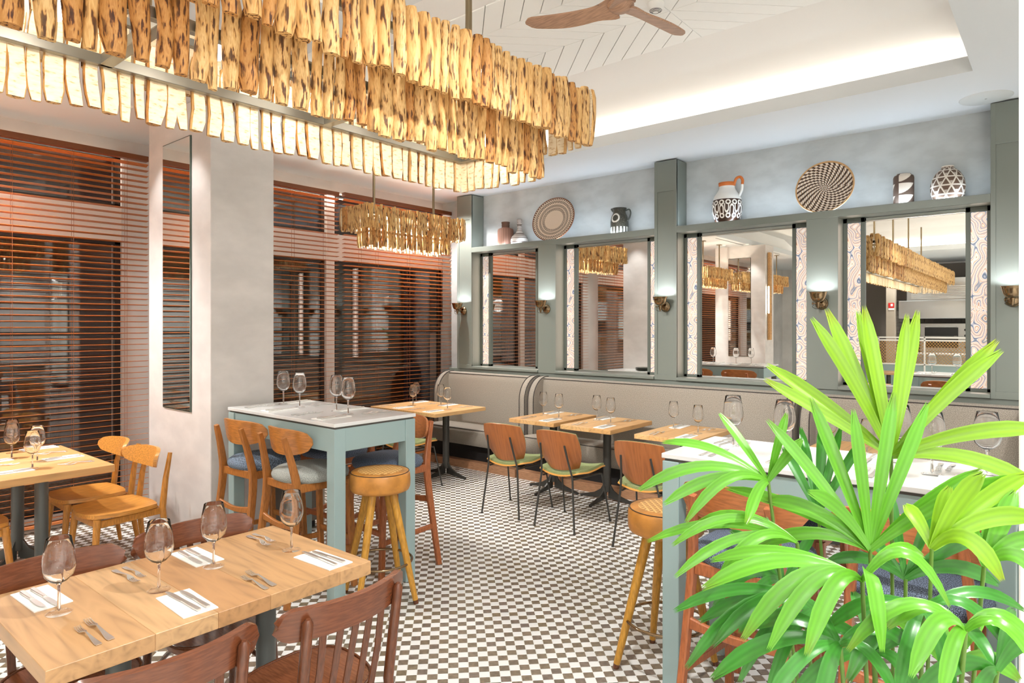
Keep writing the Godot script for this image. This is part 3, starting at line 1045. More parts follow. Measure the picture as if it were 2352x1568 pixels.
func build_ornaments():
	var y := 2.651
	var z := -6.2
	# 1 ribbed brown bottle
	var t := thing("bottle_vase", "squat brown ribbed bottle vase at the left end of the shelf", "vase", Vector3(-5.283, y, z))
	var s := st()
	lathe(s, [Vector2(0, 0), Vector2(0.09, 0.0), Vector2(0.09, 0.0), Vector2(0.098, 0.008), Vector2(0.1, 0.02), Vector2(0.1, 0.2), Vector2(0.096, 0.216), Vector2(0.086, 0.226), Vector2(0.05, 0.238), Vector2(0.046, 0.244)], 32)
	mk("ribbed_brown", rgb(255, 255, 255), 0.55, {"tex": img_tex(256, 4, func(u, v): return rgb(112, 74, 60).lerp(rgb(168, 128, 108), 0.5 + 0.5 * sin(u * TAU * 34.0) * (0.5 + 0.5 * sin(u * 91.0))))})
	s = st()
	lathe(s, [Vector2(0, 0), Vector2(0.09, 0.0), Vector2(0.09, 0.0), Vector2(0.098, 0.008), Vector2(0.1, 0.02), Vector2(0.1, 0.2), Vector2(0.096, 0.216), Vector2(0.086, 0.226), Vector2(0.05, 0.238), Vector2(0.046, 0.244)], 32, true)
	part(t, "vase_body", s, M.ribbed_brown)
	s = st()
	lathe(s, [Vector2(0.046, 0.24), Vector2(0.05, 0.25), Vector2(0.046, 0.26), Vector2(0.051, 0.272), Vector2(0.046, 0.284), Vector2(0.052, 0.296), Vector2(0.052, 0.31), Vector2(0.04, 0.312), Vector2(0.036, 0.25)], 28)
	part(t, "neck", s, M.clay_brown)
	# 2 slim necked bottle
	t = thing("bottle_vase", "slim-necked bottle vase with grey and white rings beside the brown one", "vase", Vector3(-5.062, y, z))
	mk("ringed_clay", rgb(255, 255, 255), 0.6, {"tex": img_tex(4, 256, func(u, v): return rgb(120, 108, 100).lerp(rgb(206, 200, 194), smoothstep(0.35, 0.65, 0.5 + 0.5 * sin(v * 118.0 + 3.0 * sin(v * 31.0)))))})
	s = st()
	lathe(s, curve([Vector2(0, 0), Vector2(0.085, 0.0), Vector2(0.104, 0.03), Vector2(0.106, 0.07), Vector2(0.09, 0.115), Vector2(0.05, 0.15), Vector2(0.03, 0.19), Vector2(0.028, 0.25), Vector2(0.036, 0.262), Vector2(0.028, 0.272), Vector2(0.034, 0.315), Vector2(0.026, 0.316), Vector2(0.022, 0.24)], 3), 28, true)
	part(t, "vase_body", s, M.ringed_clay)
	# 3 and 6: woven plates leaning on the wall
	mk("woven_rings", rgb(255, 255, 255), 0.8, {"tex": img_tex(360, 128, func(u, v): return woven(u, v))})
	mk("woven_rim", rgb(128, 80, 52), 0.8)
	t = thing("woven_plate", "round cream basketry plate with dark zigzag rings leaning on the wall", "plate", Vector3(-4.535, y, -6.155))
	woven_plate(t, 0.268, M.woven_rings, M.woven_rim, 0.3, 0.14)
	mk("woven_spiral", rgb(255, 255, 255), 0.8, {"tex": img_tex(512, 160, func(u, v): return spiral(u, v))})
	mk("woven_rim_tan", rgb(206, 164, 116), 0.8)
	t = thing("woven_plate", "round black and white spiral coiled basket plate leaning on the wall", "plate", Vector3(-1.592, y, -6.15))
	woven_plate(t, 0.236, M.woven_spiral, M.woven_rim_tan, 0.24, 0.0)
	# 4 small dark pitcher
	t = thing("pitcher", "small black speckled pitcher with white ring and stripes", "pitcher", Vector3(-3.668, y, z))
	mk("pitcher_print", rgb(255, 255, 255), 0.3, {"tex": img_tex(256, 128, func(u, v): return pitcher_print(u, v))})
	s = st()
	lathe(s, [Vector2(0, 0), Vector2(0.094, 0.0), Vector2(0.094, 0.0), Vector2(0.098, 0.015), Vector2(0.096, 0.15), Vector2(0.088, 0.2), Vector2(0.07, 0.24), Vector2(0.066, 0.262), Vector2(0.078, 0.296), Vector2(0.074, 0.296), Vector2(0.058, 0.255), Vector2(0.0, 0.22)], 32, true)
	part(t, "pitcher_body", s, M.pitcher_print)
	t.rotation.y = 0.0
	s = st()
	tube(s, curve([Vector3(0.07, 0.262, 0), Vector3(0.118, 0.272, 0), Vector3(0.136, 0.235, 0), Vector3(0.122, 0.18, 0), Vector3(0.092, 0.15, 0)], 5), 0.008, 8)
	part(t, "handle", s, M.plate_dark)
	s = st()
	tube(s, [Vector3(-0.05, 0.27, 0.0), Vector3(-0.08, 0.288, 0.0), Vector3(-0.104, 0.298, 0)], [0.03, 0.022, 0.008], 10)
	part(t, "spout", s, M.plate_dark)
	# 5 large jug
	t = thing("jug", "large white-necked jug with orange rim, handle and dark brown patterned body", "jug", Vector3(-2.475, y, -6.19))
	mk("jug_print", rgb(255, 255, 255), 0.25, {"tex": img_tex(512, 192, func(u, v): return jug_print(u, v))})
	s = st()
	lathe(s, curve([Vector2(0, 0), Vector2(0.09, 0.0), Vector2(0.118, 0.05), Vector2(0.137, 0.12), Vector2(0.14, 0.18), Vector2(0.132, 0.232)], 4), 40, true)
	part(t, "jug_body", s, M.jug_print)
	s = st()
	lathe(s, curve([Vector2(0.132, 0.231), Vector2(0.12, 0.27), Vector2(0.09, 0.315), Vector2(0.074, 0.345), Vector2(0.073, 0.37)], 4), 40)
	part(t, "neck", s, M.white_paint)
	mk("orange_clay", rgb(206, 112, 46), 0.5)
	s = st()
	lathe(s, [Vector2(0.073, 0.366), Vector2(0.078, 0.38), Vector2(0.08, 0.402), Vector2(0.074, 0.403), Vector2(0.066, 0.36)], 40)
	part(t, "rim", s, M.orange_clay)
	s = st()
	tube(s, curve([Vector3(0.07, 0.385, 0), Vector3(0.09, 0.432, 0), Vector3(0.128, 0.442, 0), Vector3(0.15, 0.41, 0), Vector3(0.148, 0.37, 0)], 5), 0.013, 10)
	part(t, "handle_top", s, M.orange_clay)
	s = st()
	tube(s, curve([Vector3(0.148, 0.372, 0), Vector3(0.144, 0.32, 0), Vector3(0.124, 0.275, 0), Vector3(0.116, 0.262, 0)], 4), 0.0125, 10)
	part(t, "handle_base", s, M.white_paint)
	# 7 cylinder vase
	t = thing("cylinder_vase", "dark brown cylinder vase with cream leaf shapes", "vase", Vector3(-0.998, y, z))
	mk("cylinder_print", rgb(255, 255, 255), 0.6, {"tex": img_tex(256, 160, func(u, v): return cylinder_print(u, v))})
	s = st()
	lathe(s, [Vector2(0, 0), Vector2(0.068, 0.0), Vector2(0.068, 0.0), Vector2(0.074, 0.008), Vector2(0.075, 0.24), Vector2(0.07, 0.255), Vector2(0.056, 0.262), Vector2(0.052, 0.27), Vector2(0.046, 0.272), Vector2(0.04, 0.2)], 32, true)
	part(t, "vase_body", s, M.cylinder_print)
	# 8 globe vase
	t = thing("globe_vase", "round brown vase with a cream lattice of triangles near the right post", "vase", Vector3(-0.694, y, z))
	mk("globe_print", rgb(255, 255, 255), 0.65, {"tex": img_tex(384, 192, func(u, v): return globe_print(u, v))})
	s = st()
	lathe(s, curve([Vector2(0, 0), Vector2(0.08, 0.0), Vector2(0.106, 0.04), Vector2(0.118, 0.1), Vector2(0.114, 0.16), Vector2(0.092, 0.22), Vector2(0.055, 0.262), Vector2(0.044, 0.268), Vector2(0.044, 0.285), Vector2(0.036, 0.286), Vector2(0.034, 0.24)], 4), 36, true)
	part(t, "vase_body", s, M.globe_print)

func woven_plate(t: Node3D, r: float, m: Material, rim: Material, lean: float, turn: float):
	# a shallow dish standing on its rim, leaning back by "lean"
	var base := Transform3D(Basis(Vector3.UP, turn) * Basis(Vector3.RIGHT, PI / 2 - lean), Vector3(0, r * cos(lean) + 0.006, -r * sin(lean) * 0.5 + 0.01))
	var s := st()
	xf = base
	lathe(s, [Vector2(0.0, -0.016), Vector2(r * 0.4, -0.013), Vector2(r * 0.75, -0.004), Vector2(r, 0.014), Vector2(r, 0.014), Vector2(r, 0.02), Vector2(r, 0.02), Vector2(r * 0.75, 0.004), Vector2(r * 0.4, -0.005), Vector2(0.0, -0.008)], 64, true)
	xf = Transform3D()
	part(t, "woven_disc", s, m)
	s = st()
	var ring := []
	for i in 65:
		var a := TAU * i / 64.0
		ring.append(base * Vector3(cos(a) * r, 0.017, sin(a) * r))
	tube(s, ring, 0.006, 6, false)
	part(t, "plate_rim", s, rim)

func woven(u: float, v: float) -> Color:
	var cream := rgb(226, 206, 184)
	var dark := rgb(74, 58, 48)
	var rad := 1.0 - absf((1.0 - v) - 0.5) * 2.0
	var band := false
	for b in [[0.9, 0.97], [0.76, 0.87], [0.6, 0.7], [0.44, 0.56]]:
		if rad > b[0] and rad < b[1]:
			band = true
	if not band:
		return cream.lerp(rgb(206, 182, 158), 0.5 + 0.5 * sin(rad * 160.0))
	return dark if fr(u * 60.0 + rad * 16.0 * (1.0 if fr(rad * 9.0) < 0.5 else -1.0)) < 0.5 else cream

func spiral(u: float, v: float) -> Color:
	var rad := 1.0 - absf((1.0 - v) - 0.5) * 2.0
	var coil := rad * 12.0 + u
	var k := floorf(coil)
	var inside := fr(coil)
	var tan_ := rgb(214, 172, 120)
	if inside < 0.16:
		return rgb(150, 110, 70)
	var n := 9.0 + k * 2.0
	var on := fr(u * n + k * 0.37 + inside * 0.4)
	if rad > 0.95:
		return tan_
	return rgb(64, 46, 36) if on < 0.42 else rgb(238, 226, 212)

func pitcher_print(u: float, v: float) -> Color:
	var h := 1.0 - v
	var dark := rgb(56, 54, 46) if fr(sin(u * 913.7 + v * 517.3) * 437.5) < 0.82 else rgb(120, 118, 104)
	var cu := fr(u - 0.25 + 0.5) - 0.5
	var d := Vector2(cu * 3.4, (h - 0.545) * 3.0).length()
	if d > 0.2 and d < 0.31:
		return rgb(236, 234, 226)
	if h > 0.16 and h < 0.36 and fr(u * 16.0) < 0.5:
		return rgb(236, 234, 226)
	return dark

func jug_print(u: float, v: float) -> Color:
	var h := 1.0 - v
	var brown := rgb(62, 40, 28)
	var white := rgb(240, 236, 228)
	for row in [0.9, 0.52]:
		var cx := fr(u * 14.0) - 0.5
		var d := Vector2(cx, (h - row) * 5.6).length()
		if d > 0.2 and d < 0.42:
			return white
	var w := fr(u * 9.0)
	if h > 0.58 and h < 0.86:
		var q := (h - 0.58) / 0.28
		var cx := fr(u * 18.0) - 0.5
		var up := int(floorf(u * 18.0)) % 2 == 0
		var arch: float = q if up else 1.0 - q
		var dd := Vector2(cx * 1.0, maxf(0.0, arch - 0.45) * 0.9).length()
		if dd > 0.26 and dd < 0.46:
			return white
	return brown

func cylinder_print(u: float, v: float) -> Color:
	var h := (1.0 - v) * 1.33
	var brown := rgb(84, 66, 54)
	var cream := rgb(226, 216, 202)
	var seg := fr(u * 3.0 + 0.1)
	var hh := h - 0.2
	if hh > 0.0 and hh < 0.88 and seg > 0.18:
		var lev := fr(hh / 0.3)
		var q := (seg - 0.18) / 0.82
		if lev > 0.12 and q > 1.0 - sqrt(maxf(0.0, (lev - 0.12) / 0.88)) * 0.95:
			return cream.lerp(rgb(206, 192, 176), 0.4 * fr(sin(u * 77.0 + v * 141.0) * 43.0))
	return brown

func globe_print(u: float, v: float) -> Color:
	var h := 1.0 - v
	var brown := rgb(104, 82, 66)
	var cream := rgb(230, 222, 210)
	if h > 0.86:
		return cream
	var row := h * 6.6
	var k := floorf(row)
	var q := row - k
	if q < 0.16:
		return cream
	var n := 10.0
	var w := fr(u * n + k * 0.5)
	var edge := absf(absf(w - 0.5) * 2.0 - q)
	if edge < 0.17:
		return cream
	if absf(w - 0.5) * 2.0 < q - 0.2 and q < 0.55:
		return cream.lerp(brown, 0.25)
	return brown

# ---------------------------------------------------------------- driftwood chandeliers
# a stick: round bark outside (local +z), sawn flat inside (local -z), hanging along y
func stick_mesh(seed_: int, w: float, len_: float, bark: Material) -> ArrayMesh:
	var r := RandomNumberGenerator.new()
	r.seed = seed_
	var rings := []
	var backs := []
	var n := 7
	var bend := r.randf_range(-0.012, 0.012)
	var bend2 := r.randf_range(-0.006, 0.006)
	var ph := r.randf() * TAU
	var th := w * r.randf_range(0.42, 0.6)
	for i in n + 1:
		var q := float(i) / n
		var y := len_ * (0.5 - q)
		var ww := w * 0.5 * (1.0 + 0.12 * sin(ph + q * 4.5) + r.randf_range(-0.05, 0.05))
		var end := minf(q, 1.0 - q)
		if end < 0.01:
			ww *= 0.8
		var cx := bend * sin(PI * q) + bend2 * sin(TAU * q + ph)
		var ring := []
		for k in 6:
			var a := PI * k / 5.0
			ring.append(Vector3(cx + cos(a) * ww, y, sin(a) * th * (0.78 if end < 0.01 else 1.0)))
		ring.append(Vector3(cx - ww * 0.84, y, -th * 0.28))
		ring.append(Vector3(cx + ww * 0.84, y, -th * 0.28))
		rings.append(ring)
	var s := st()
	for i in n:
		for k in [0, 1, 2, 3, 4, 5, 7]:
			s.set_smooth_group(1 if k < 5 else k)
			var o: Vector3 = (rings[i][0] + rings[i + 1][5]) / 2.0
			oquad(s, o, rings[i][k], rings[i][(k + 1) % 8], rings[i + 1][(k + 1) % 8], rings[i + 1][k])
	s.set_smooth_group(FLAT)
	for i in [0, n]:
		var inner: Vector3 = (rings[3][0] + rings[3][5]) / 2.0
		for k in range(1, 7):
			otri(s, inner, rings[i][0], rings[i][k], rings[i][k + 1])
	s.generate_normals()
	var mesh := s.commit()
	mesh.surface_set_material(0, bark)
	s = st()
	for i in n:
		oquad(s, (rings[i][2] + rings[i + 1][2]) / 2.0, rings[i][7], rings[i][6], rings[i + 1][6], rings[i + 1][7])
	s.generate_normals()
	mesh = s.commit(mesh)
	mesh.surface_set_material(1, M.stick_sawn)
	return mesh

# sticks round a rectangle; those with z beyond "merge_z" go into one joined part
func stick_ring(t: Node3D, x0: float, x1: float, z0: float, z1: float, y: float, meshes: Array, widths: Array, merge_z: float, close_far: bool):
	var sides := [[Vector3(x1, y, z0), Vector3(0, 0, 1), z1 - z0, PI / 2], [Vector3(x0, y, z0), Vector3(1, 0, 0), x1 - x0, PI], [Vector3(x0, y, z0), Vector3(0, 0, 1), z1 - z0, -PI / 2]]
	if close_far:
		sides.append([Vector3(x0, y, z1), Vector3(1, 0, 0), x1 - x0, 0.0])
	var joined := [SurfaceTool.new(), SurfaceTool.new()]
	var mats := [null, null]
	var any := false
	for sd in sides:
		var at := 0.0
		while at < sd[2]:
			var k := rng.randi() % meshes.size()
			var w: float = widths[k]
			at += w * 0.5
			if at > sd[2] + 0.01:
				break
			var p: Vector3 = sd[0] + sd[1] * at + Vector3(0, rng.randf_range(-0.012, 0.012), 0)
			var b := Basis(Vector3.UP, sd[3]) * Basis(Vector3.BACK, rng.randf_range(-0.035, 0.035)) * Basis(Vector3.UP, rng.randf_range(-0.12, 0.12))
			if rng.randf() < 0.5:
				b = b * Basis(Vector3.BACK, PI)
			var tr := Transform3D(b, p)
			if p.z <= merge_z:
				put(t, "driftwood_stick", meshes[k], tr)
			else:
				any = true
				for sf in 2:
					joined[sf].append_from(meshes[k], sf, tr)
					mats[sf] = meshes[k].surface_get_material(sf)
			at += w * 0.5 + rng.randf_range(0.001, 0.009)
	if any:
		var mesh: ArrayMesh = joined[0].commit()
		mesh.surface_set_material(0, M.stick_bark)
		mesh = joined[1].commit(mesh)
		mesh.surface_set_material(1, M.stick_sawn)
		put(t, "driftwood_sticks", mesh).set_meta("kind", "stuff")

func frame_ring(s: SurfaceTool, x0: float, x1: float, z0: float, z1: float, y: float, w: float, h: float):
	lohi(s, Vector3(x0, y - h / 2, z0), Vector3(x0 + w, y + h / 2, z1), 0.002)
	lohi(s, Vector3(x1 - w, y - h / 2, z0), Vector3(x1, y + h / 2, z1), 0.002)
	lohi(s, Vector3(x0, y - h / 2, z0), Vector3(x1, y + h / 2, z0 + w), 0.002)
	lohi(s, Vector3(x0, y - h / 2, z1 - w), Vector3(x1, y + h / 2, z1), 0.002)

func build_chandeliers():
	var barks := [M.stick_bark, M.stick_bark_dark, M.stick_bark, M.stick_bark_pale]
	var up := []
	var low := []
	var wd := []
	for i in 14:
		var w := 0.036 + 0.03 * fr(i * 0.618)
		wd.append(w)
		up.append(stick_mesh(100 + i, w, 0.275 + 0.02 * fr(i * 0.73), barks[i % 4]))
		low.append(stick_mesh(300 + i, w, 0.275 + 0.025 * fr(i * 0.51), barks[(i + 1) % 4]))
	var t := thing("driftwood_chandelier", "huge two-tier rectangular chandelier of hanging driftwood sticks across the upper left", "chandelier")
	var z1 := 5.0
	stick_ring(t, -2.68, -1.868, -2.84, z1 + 0.2, 2.737, up, wd, -0.25, true)
	stick_ring(t, -2.548, -1.998, -2.612, z1, 2.557, low, wd, -0.25, true)
	var s := st()
	frame_ring(s, -2.645, -1.9, -2.81, z1 + 0.17, 2.79, 0.03, 0.03)
	part(t, "upper_frame", s, M.brushed_nickel)
	s = st()
	frame_ring(s, -2.533, -2.013, -2.597, z1 - 0.01, 2.585, 0.03, 0.036)
	part(t, "lower_frame", s, M.brushed_nickel)
	for z in [-1.72, -0.84, 0.1, 1.1, 2.1, 3.1, 4.1]:
		s = st()
		lohi(s, Vector3(-2.52, 2.567, z - 0.02), Vector3(-2.02, 2.603, z + 0.02), 0.002)
		part(t, "cross_bar", s, M.brushed_nickel)
		s = st()
		for x in [-2.4, -2.15]:
			tube(s, [Vector3(x, 2.59, z), Vector3(x, 2.8, z)], 0.006, 6)
		part(t, "tier_link", s, M.brushed_bronze)
	for z in [-2.385, -0.9, 0.6, 2.1, 3.6]:
		s = st()
		var ceil_y: float = 3.5 if z < -1.6 else (3.58 if z < -0.7 else TOP)
		bx(s, Vector3(-2.274, (2.79 + ceil_y) / 2.0, z), Vector3(0.026, ceil_y - 2.79, 0.026), 0.003)
		part(t, "hanging_rod", s, M.brushed_bronze)
		s = st()
		bx(s, Vector3(-2.274, 2.79, z), Vector3(0.72, 0.026, 0.03), 0.002)
		part(t, "rod_bracket", s, M.brushed_bronze)
	var zs := [-2.42, -1.98, -1.5, -1.06, -0.62, 0.2, 1.1, 2.0, 2.9, 3.8, 4.6]
	for z in zs:
		bulb_part(t, Vector3(-2.25 + 0.09 * sin(z * 5.0), 2.6, z), 0.1 if z < 0.0 else 0.35)
	# the small ones in front of the windows
	var sm := []
	var sw := []
	for i in 10:
		var w := 0.022 + 0.02 * fr(i * 0.618)
		sw.append(w)
		sm.append(stick_mesh(500 + i, w, 0.225 + 0.015 * fr(i * 0.73), barks[(i * 3 + 1) % 4]))
	var first := thing("small_driftwood_chandelier", "small two-tier driftwood chandelier hanging by two rods before the corner window", "chandelier", Vector3(-5.195, 0, -4.515), 0.0, "small driftwood chandeliers by the windows")
	stick_ring(first, -0.195, 0.195, -0.645, 0.645, 2.715, sm, sw, 9.0, true)
	stick_ring(first, -0.105, 0.105, -0.525, 0.525, 2.565, sm, sw, 9.0, true)
	s = st()
	frame_ring(s, -0.178, 0.178, -0.63, 0.63, 2.75, 0.02, 0.02)
	frame_ring(s, -0.09, 0.09, -0.51, 0.51, 2.6, 0.02, 0.02)
	part(first, "frame", s, M.brushed_nickel)
	for z in [-0.385, 0.415]:
		s = st()
		bx(s, Vector3(0, (2.75 + H) / 2.0, z), Vector3(0.02, H - 2.75, 0.02), 0.002)
		bx(s, Vector3(0, 2.75, z), Vector3(0.35, 0.016, 0.02), 0.002)
		bx(s, Vector3(0, H - 0.006, z), Vector3(0.09, 0.012, 0.09), 0.002)
		part(first, "hanging_rod", s, M.brushed_bronze)
	for q in [-0.42, -0.05, 0.36]:
		bulb_mesh_part(first, Vector3(0.02, 2.64, q))
	var second := dup(first, Vector3(-5.42, 0, 0.2), 0.0, "small driftwood chandelier over the left window table, seen in the third mirror", "small driftwood chandeliers by the windows")
	var third := dup(first, Vector3(-5.195, 0, 3.05), 0.0, "small driftwood chandelier farthest down the window wall, seen in the third mirror", "small driftwood chandeliers by the windows")
	for o in [first, second, third]:
		for q in [-0.42, -0.05, 0.36]:
			omni(o.position + Vector3(0.02, 2.64, q), 0.45, Color(1.0, 0.95, 0.87), 0.025)

func bulb_mesh_part(t: Node3D, at: Vector3):
	var s := st()
	xf = Transform3D(Basis(), at)
	lathe(s, [Vector2(0.0, -0.032), Vector2(0.014, -0.028), Vector2(0.024, -0.012), Vector2(0.026, 0.004), Vector2(0.018, 0.024), Vector2(0.012, 0.032), Vector2(0.0, 0.033)], 12)
	xf = Transform3D()
	part(t, "light_bulb", s, M.bulb)
	s = st()
	xf = Transform3D(Basis(), at)
	lathe(s, [Vector2(0.0, 0.032), Vector2(0.014, 0.032), Vector2(0.014, 0.07), Vector2(0.004, 0.075), Vector2(0.004, 0.15), Vector2(0.0, 0.15)], 10)
	xf = Transform3D()
	part(t, "lamp_holder", s, M.brushed_nickel)

func bulb_part(t: Node3D, at: Vector3, energy: float):
	bulb_mesh_part(t, at)
	omni(at, energy, Color(1.0, 0.97, 0.92), 0.026)

# ---------------------------------------------------------------- furniture
func build_furniture():
	build_banquettes()
	# wooden tables: name, x0, x1, z0, z1, poles, planks across
	wood_table("dining_table", "light oak plank dining table in the foreground laid for four", -2.824, -2.1, -1.643, -0.555, [[-2.46, -0.86], [-2.46, -1.4]], true, 5, ["oak_a", "oak_d", "oak_b", "oak_c", "oak_a"], 0.052, 0.0)
	wood_table("dining_table", "oak dining table on two pedestals at the left window", -5.985, -4.885, -1.686, -0.98, [[-5.7, -1.34], [-5.15, -1.34]], false, 3, ["oak_z", "oak_z2", "oak_z"], 0.048, 0.0)
	wood_table("dining_table", "oak table in the corner under the small chandelier", -6.15, -5.07, -5.6, -4.805, [[-5.31, -5.2], [-5.9, -5.2]], false, 3, ["oak_z2", "oak_z", "oak_z2"], 0.04, 0.0)
	wood_table("dining_table", "small oak table next to the left arm of the long banquette", -4.28, -3.722, -5.83, -5.075, [[-4.0, -5.45]], false, 3, ["oak_z", "oak_z2", "oak_z"], 0.04, 0.0)
	wood_table("dining_table", "middle small oak table along the long banquette", -3.63, -3.082, -5.83, -5.052, [[-3.36, -5.45]], false, 3, ["oak_z2", "oak_z2", "oak_z"], 0.04, 0.0)
	wood_table("dining_table", "small oak table partly behind the right bar table", -2.826, -2.28, -5.8, -5.02, [[-2.55, -5.42]], false, 3, ["oak_z2", "oak_z", "oak_z2"], 0.04, 0.0)
	wood_table("dining_table", "small oak table before the right banquette behind the palm", -1.5, -0.95, -5.8, -5.02, [[-1.22, -5.42]], false, 3, ["oak_z2", "oak_z", "oak_z2"], 0.04, 0.0)
	bar_table("bar_table", "high grey-blue bar table with pale top beside the pier", -4.572, -3.29, -2.945, -2.307, M.table_paint)
	bar_table("bar_table", "high grey-blue bar table with pale top behind the palm", -1.405, -0.115, -3.345, -2.745, M.table_paint)
	build_bar_chairs()
	build_stools()
	build_green_chairs()
	build_honey_chairs()
	build_bistro_chairs()
	# service cabinet behind the pier
	var t := thing("service_cabinet", "low taupe service cabinet behind the pier", "cabinet", Vector3(-5.24, 0, -2.98))
	var s := st()
	lohi(s, Vector3(-0.45, 0.06, -0.24), Vector3(0.45, 0.93, 0.25), 0.003)
	part(t, "cabinet_body", s, M.taupe)
	s = st()
	lohi(s, Vector3(-0.43, 0.0, -0.2), Vector3(0.43, 0.06, 0.25))
	part(t, "plinth", s, M.toe_black)
	s = st()
	lohi(s, Vector3(-0.47, 0.93, -0.27), Vector3(0.47, 0.96, 0.255), 0.003)
	part(t, "cabinet_top", s, M.quartz)
	s = st()
	lohi(s, Vector3(0.45, 0.06, -0.24), Vector3(0.453, 0.3, 0.24))
	part(t, "side_panel", s, M.taupe)
	s = st()
	lohi(s, Vector3(0.4, 0.02, -0.28), Vector3(0.455, 0.93, -0.24), 0.002)
	part(t, "back_strip", s, M.taupe_light)
	for i in 5:
		var p := thing("dinner_plate", "%s dark plate of the stack on the service cabinet" % ["bottommost", "second lowest", "middle", "second highest", "topmost"][i], "plate", Vector3(-5.15, 0.961 + i * 0.009, -3.06), 0.0, "stack of dark plates on the cabinet")
		s = st()
		lathe(s, [Vector2(0, 0), Vector2(0.085, 0.0), Vector2(0.135, 0.012), Vector2(0.137, 0.015), Vector2(0.085, 0.006), Vector2(0, 0.005)], 28)
		part(p, "plate_body", s, M.plate_dark)

func build_banquettes():
	var list := [["banquette", "short grey velvet banquette in the corner by the blinds", -6.14, -4.655, M.velvet], ["banquette", "long grey velvet banquette behind the small tables", -4.615, -1.745, M.velvet], ["banquette", "grey velvet banquette at the right behind the palm", -1.7, -0.14, M.velvet]]
	for b in list:
		var x0: float = b[2]
		var x1: float = b[3]
		var t := thing(b[0], b[1], "banquette", Vector3((x0 + x1) / 2.0, 0, -5.84), 0.0, "velvet banquettes along the mirror wall")
		var w := (x1 - x0) / 2.0
		var aw := 0.085
		# back: soft rounded board
		var prof := [Vector2(-0.235, 0.3), Vector2(-0.235, 1.06), Vector2(-0.225, 1.085), Vector2(-0.205, 1.097), Vector2(-0.18, 1.097), Vector2(-0.155, 1.085), Vector2(-0.143, 1.06), Vector2(-0.135, 1.0), Vector2(-0.125, 0.45), Vector2(-0.15, 0.3)]
		var s := st()
		run(s, prof, -w + 0.02, w - 0.02)
		part(t, "back_cushion", s, b[4])
		# seat
		prof = [Vector2(-0.2, 0.28), Vector2(-0.2, 0.465), Vector2(0.18, 0.478), Vector2(0.215, 0.474), Vector2(0.235, 0.458), Vector2(0.24, 0.43), Vector2(0.24, 0.28)]
		s = st()
		run(s, prof, -w + aw * 0.9, w - aw * 0.9)
		part(t, "seat_cushion", s, b[4])
		# rounded arms at both ends
		for side in [-1.0, 1.0]:
			var outline := [Vector2(-0.24, 0.28), Vector2(-0.24, 1.1)]
			for k in 9:
				var a := PI / 2 * k / 8.0
				outline.append(Vector2(-0.2 + 0.245 * sin(a), 0.83 + 0.27 * cos(a)))
			outline.append(Vector2(0.045, 0.6))
			outline.append(Vector2(0.05, 0.28))
			s = st()
			run(s, outline, side * w, side * (w - aw), 0.012)
			part(t, "arm", s, b[4])
			for xe in [side * (w - 0.004), side * (w - aw + 0.004)]:
				var path := []
				for p in outline.slice(1, outline.size()):
					path.append(Vector3(xe, p.y + 0.001, p.x + 0.001))
				s = st()
				tube(s, path, 0.0045, 6)
				part(t, "arm_piping", s, M.piping)
		s = st()
		tube(s, [Vector3(-w + aw, 1.078, -0.148), Vector3(w - aw, 1.078, -0.148)], 0.0045, 6)
		part(t, "back_piping", s, M.piping)
		s = st()
		tube(s, [Vector3(-w + aw, 0.466, 0.232), Vector3(w - aw, 0.466, 0.232)], 0.0045, 6)
		part(t, "seat_piping", s, M.piping)
		s = st()
		lohi(s, Vector3(-w + 0.03, 0.085, -0.2), Vector3(w - 0.03, 0.285, 0.13))
		part(t, "toe_kick", s, M.toe_black)
		s = st()
		lohi(s, Vector3(-w - 0.01, 0.0, -0.2), Vector3(w + 0.01, 0.088, 0.23), 0.003)
		part(t, "plinth", s, M.plinth_wood)

# extrudes a profile of (z, y) along x with rounded-off smoothing
func run(s: SurfaceTool, prof: Array, x0: float, x1: float, puff := 0.0):
	var rings := []
	var c := Vector2.ZERO
	for p in prof:
		c += p / prof.size()
	var xs := [x0, lerpf(x0, x1, 0.0 if puff == 0.0 else 0.14), lerpf(x0, x1, 1.0 if puff == 0.0 else 0.86), x1]
	for i in 4:
		if puff == 0.0 and (i == 1 or i == 2):
			continue
		var ring := []
		for p in prof:
			var q: Vector2 = p
			if puff > 0.0 and (i == 0 or i == 3):
				q = p - (p - c).normalized() * puff
			ring.append(Vector3(xs[i], q.y, q.x))
		rings.append(ring)
	s.set_smooth_group(3)
	var n: int = prof.size()
	for i in rings.size() - 1:
		for j in n:
			var k := (j + 1) % n
			var o := Vector3((rings[i][j].x + rings[i + 1][j].x) / 2.0, c.y, c.x)
			oquad(s, o, rings[i][j], rings[i][k], rings[i + 1][k], rings[i + 1][j])
	s.set_smooth_group(FLAT)
	for e in [0, rings.size() - 1]:
		var flat := PackedVector2Array()
		for p in rings[e]:
			flat.append(Vector2(p.z, p.y))
		var tris := Geometry2D.triangulate_polygon(flat)
		var o := Vector3((x0 + x1) / 2.0, c.y, c.x)
		for k in range(0, tris.size(), 3):
			otri(s, o, rings[e][tris[k]], rings[e][tris[k + 1]], rings[e][tris[k + 2]])

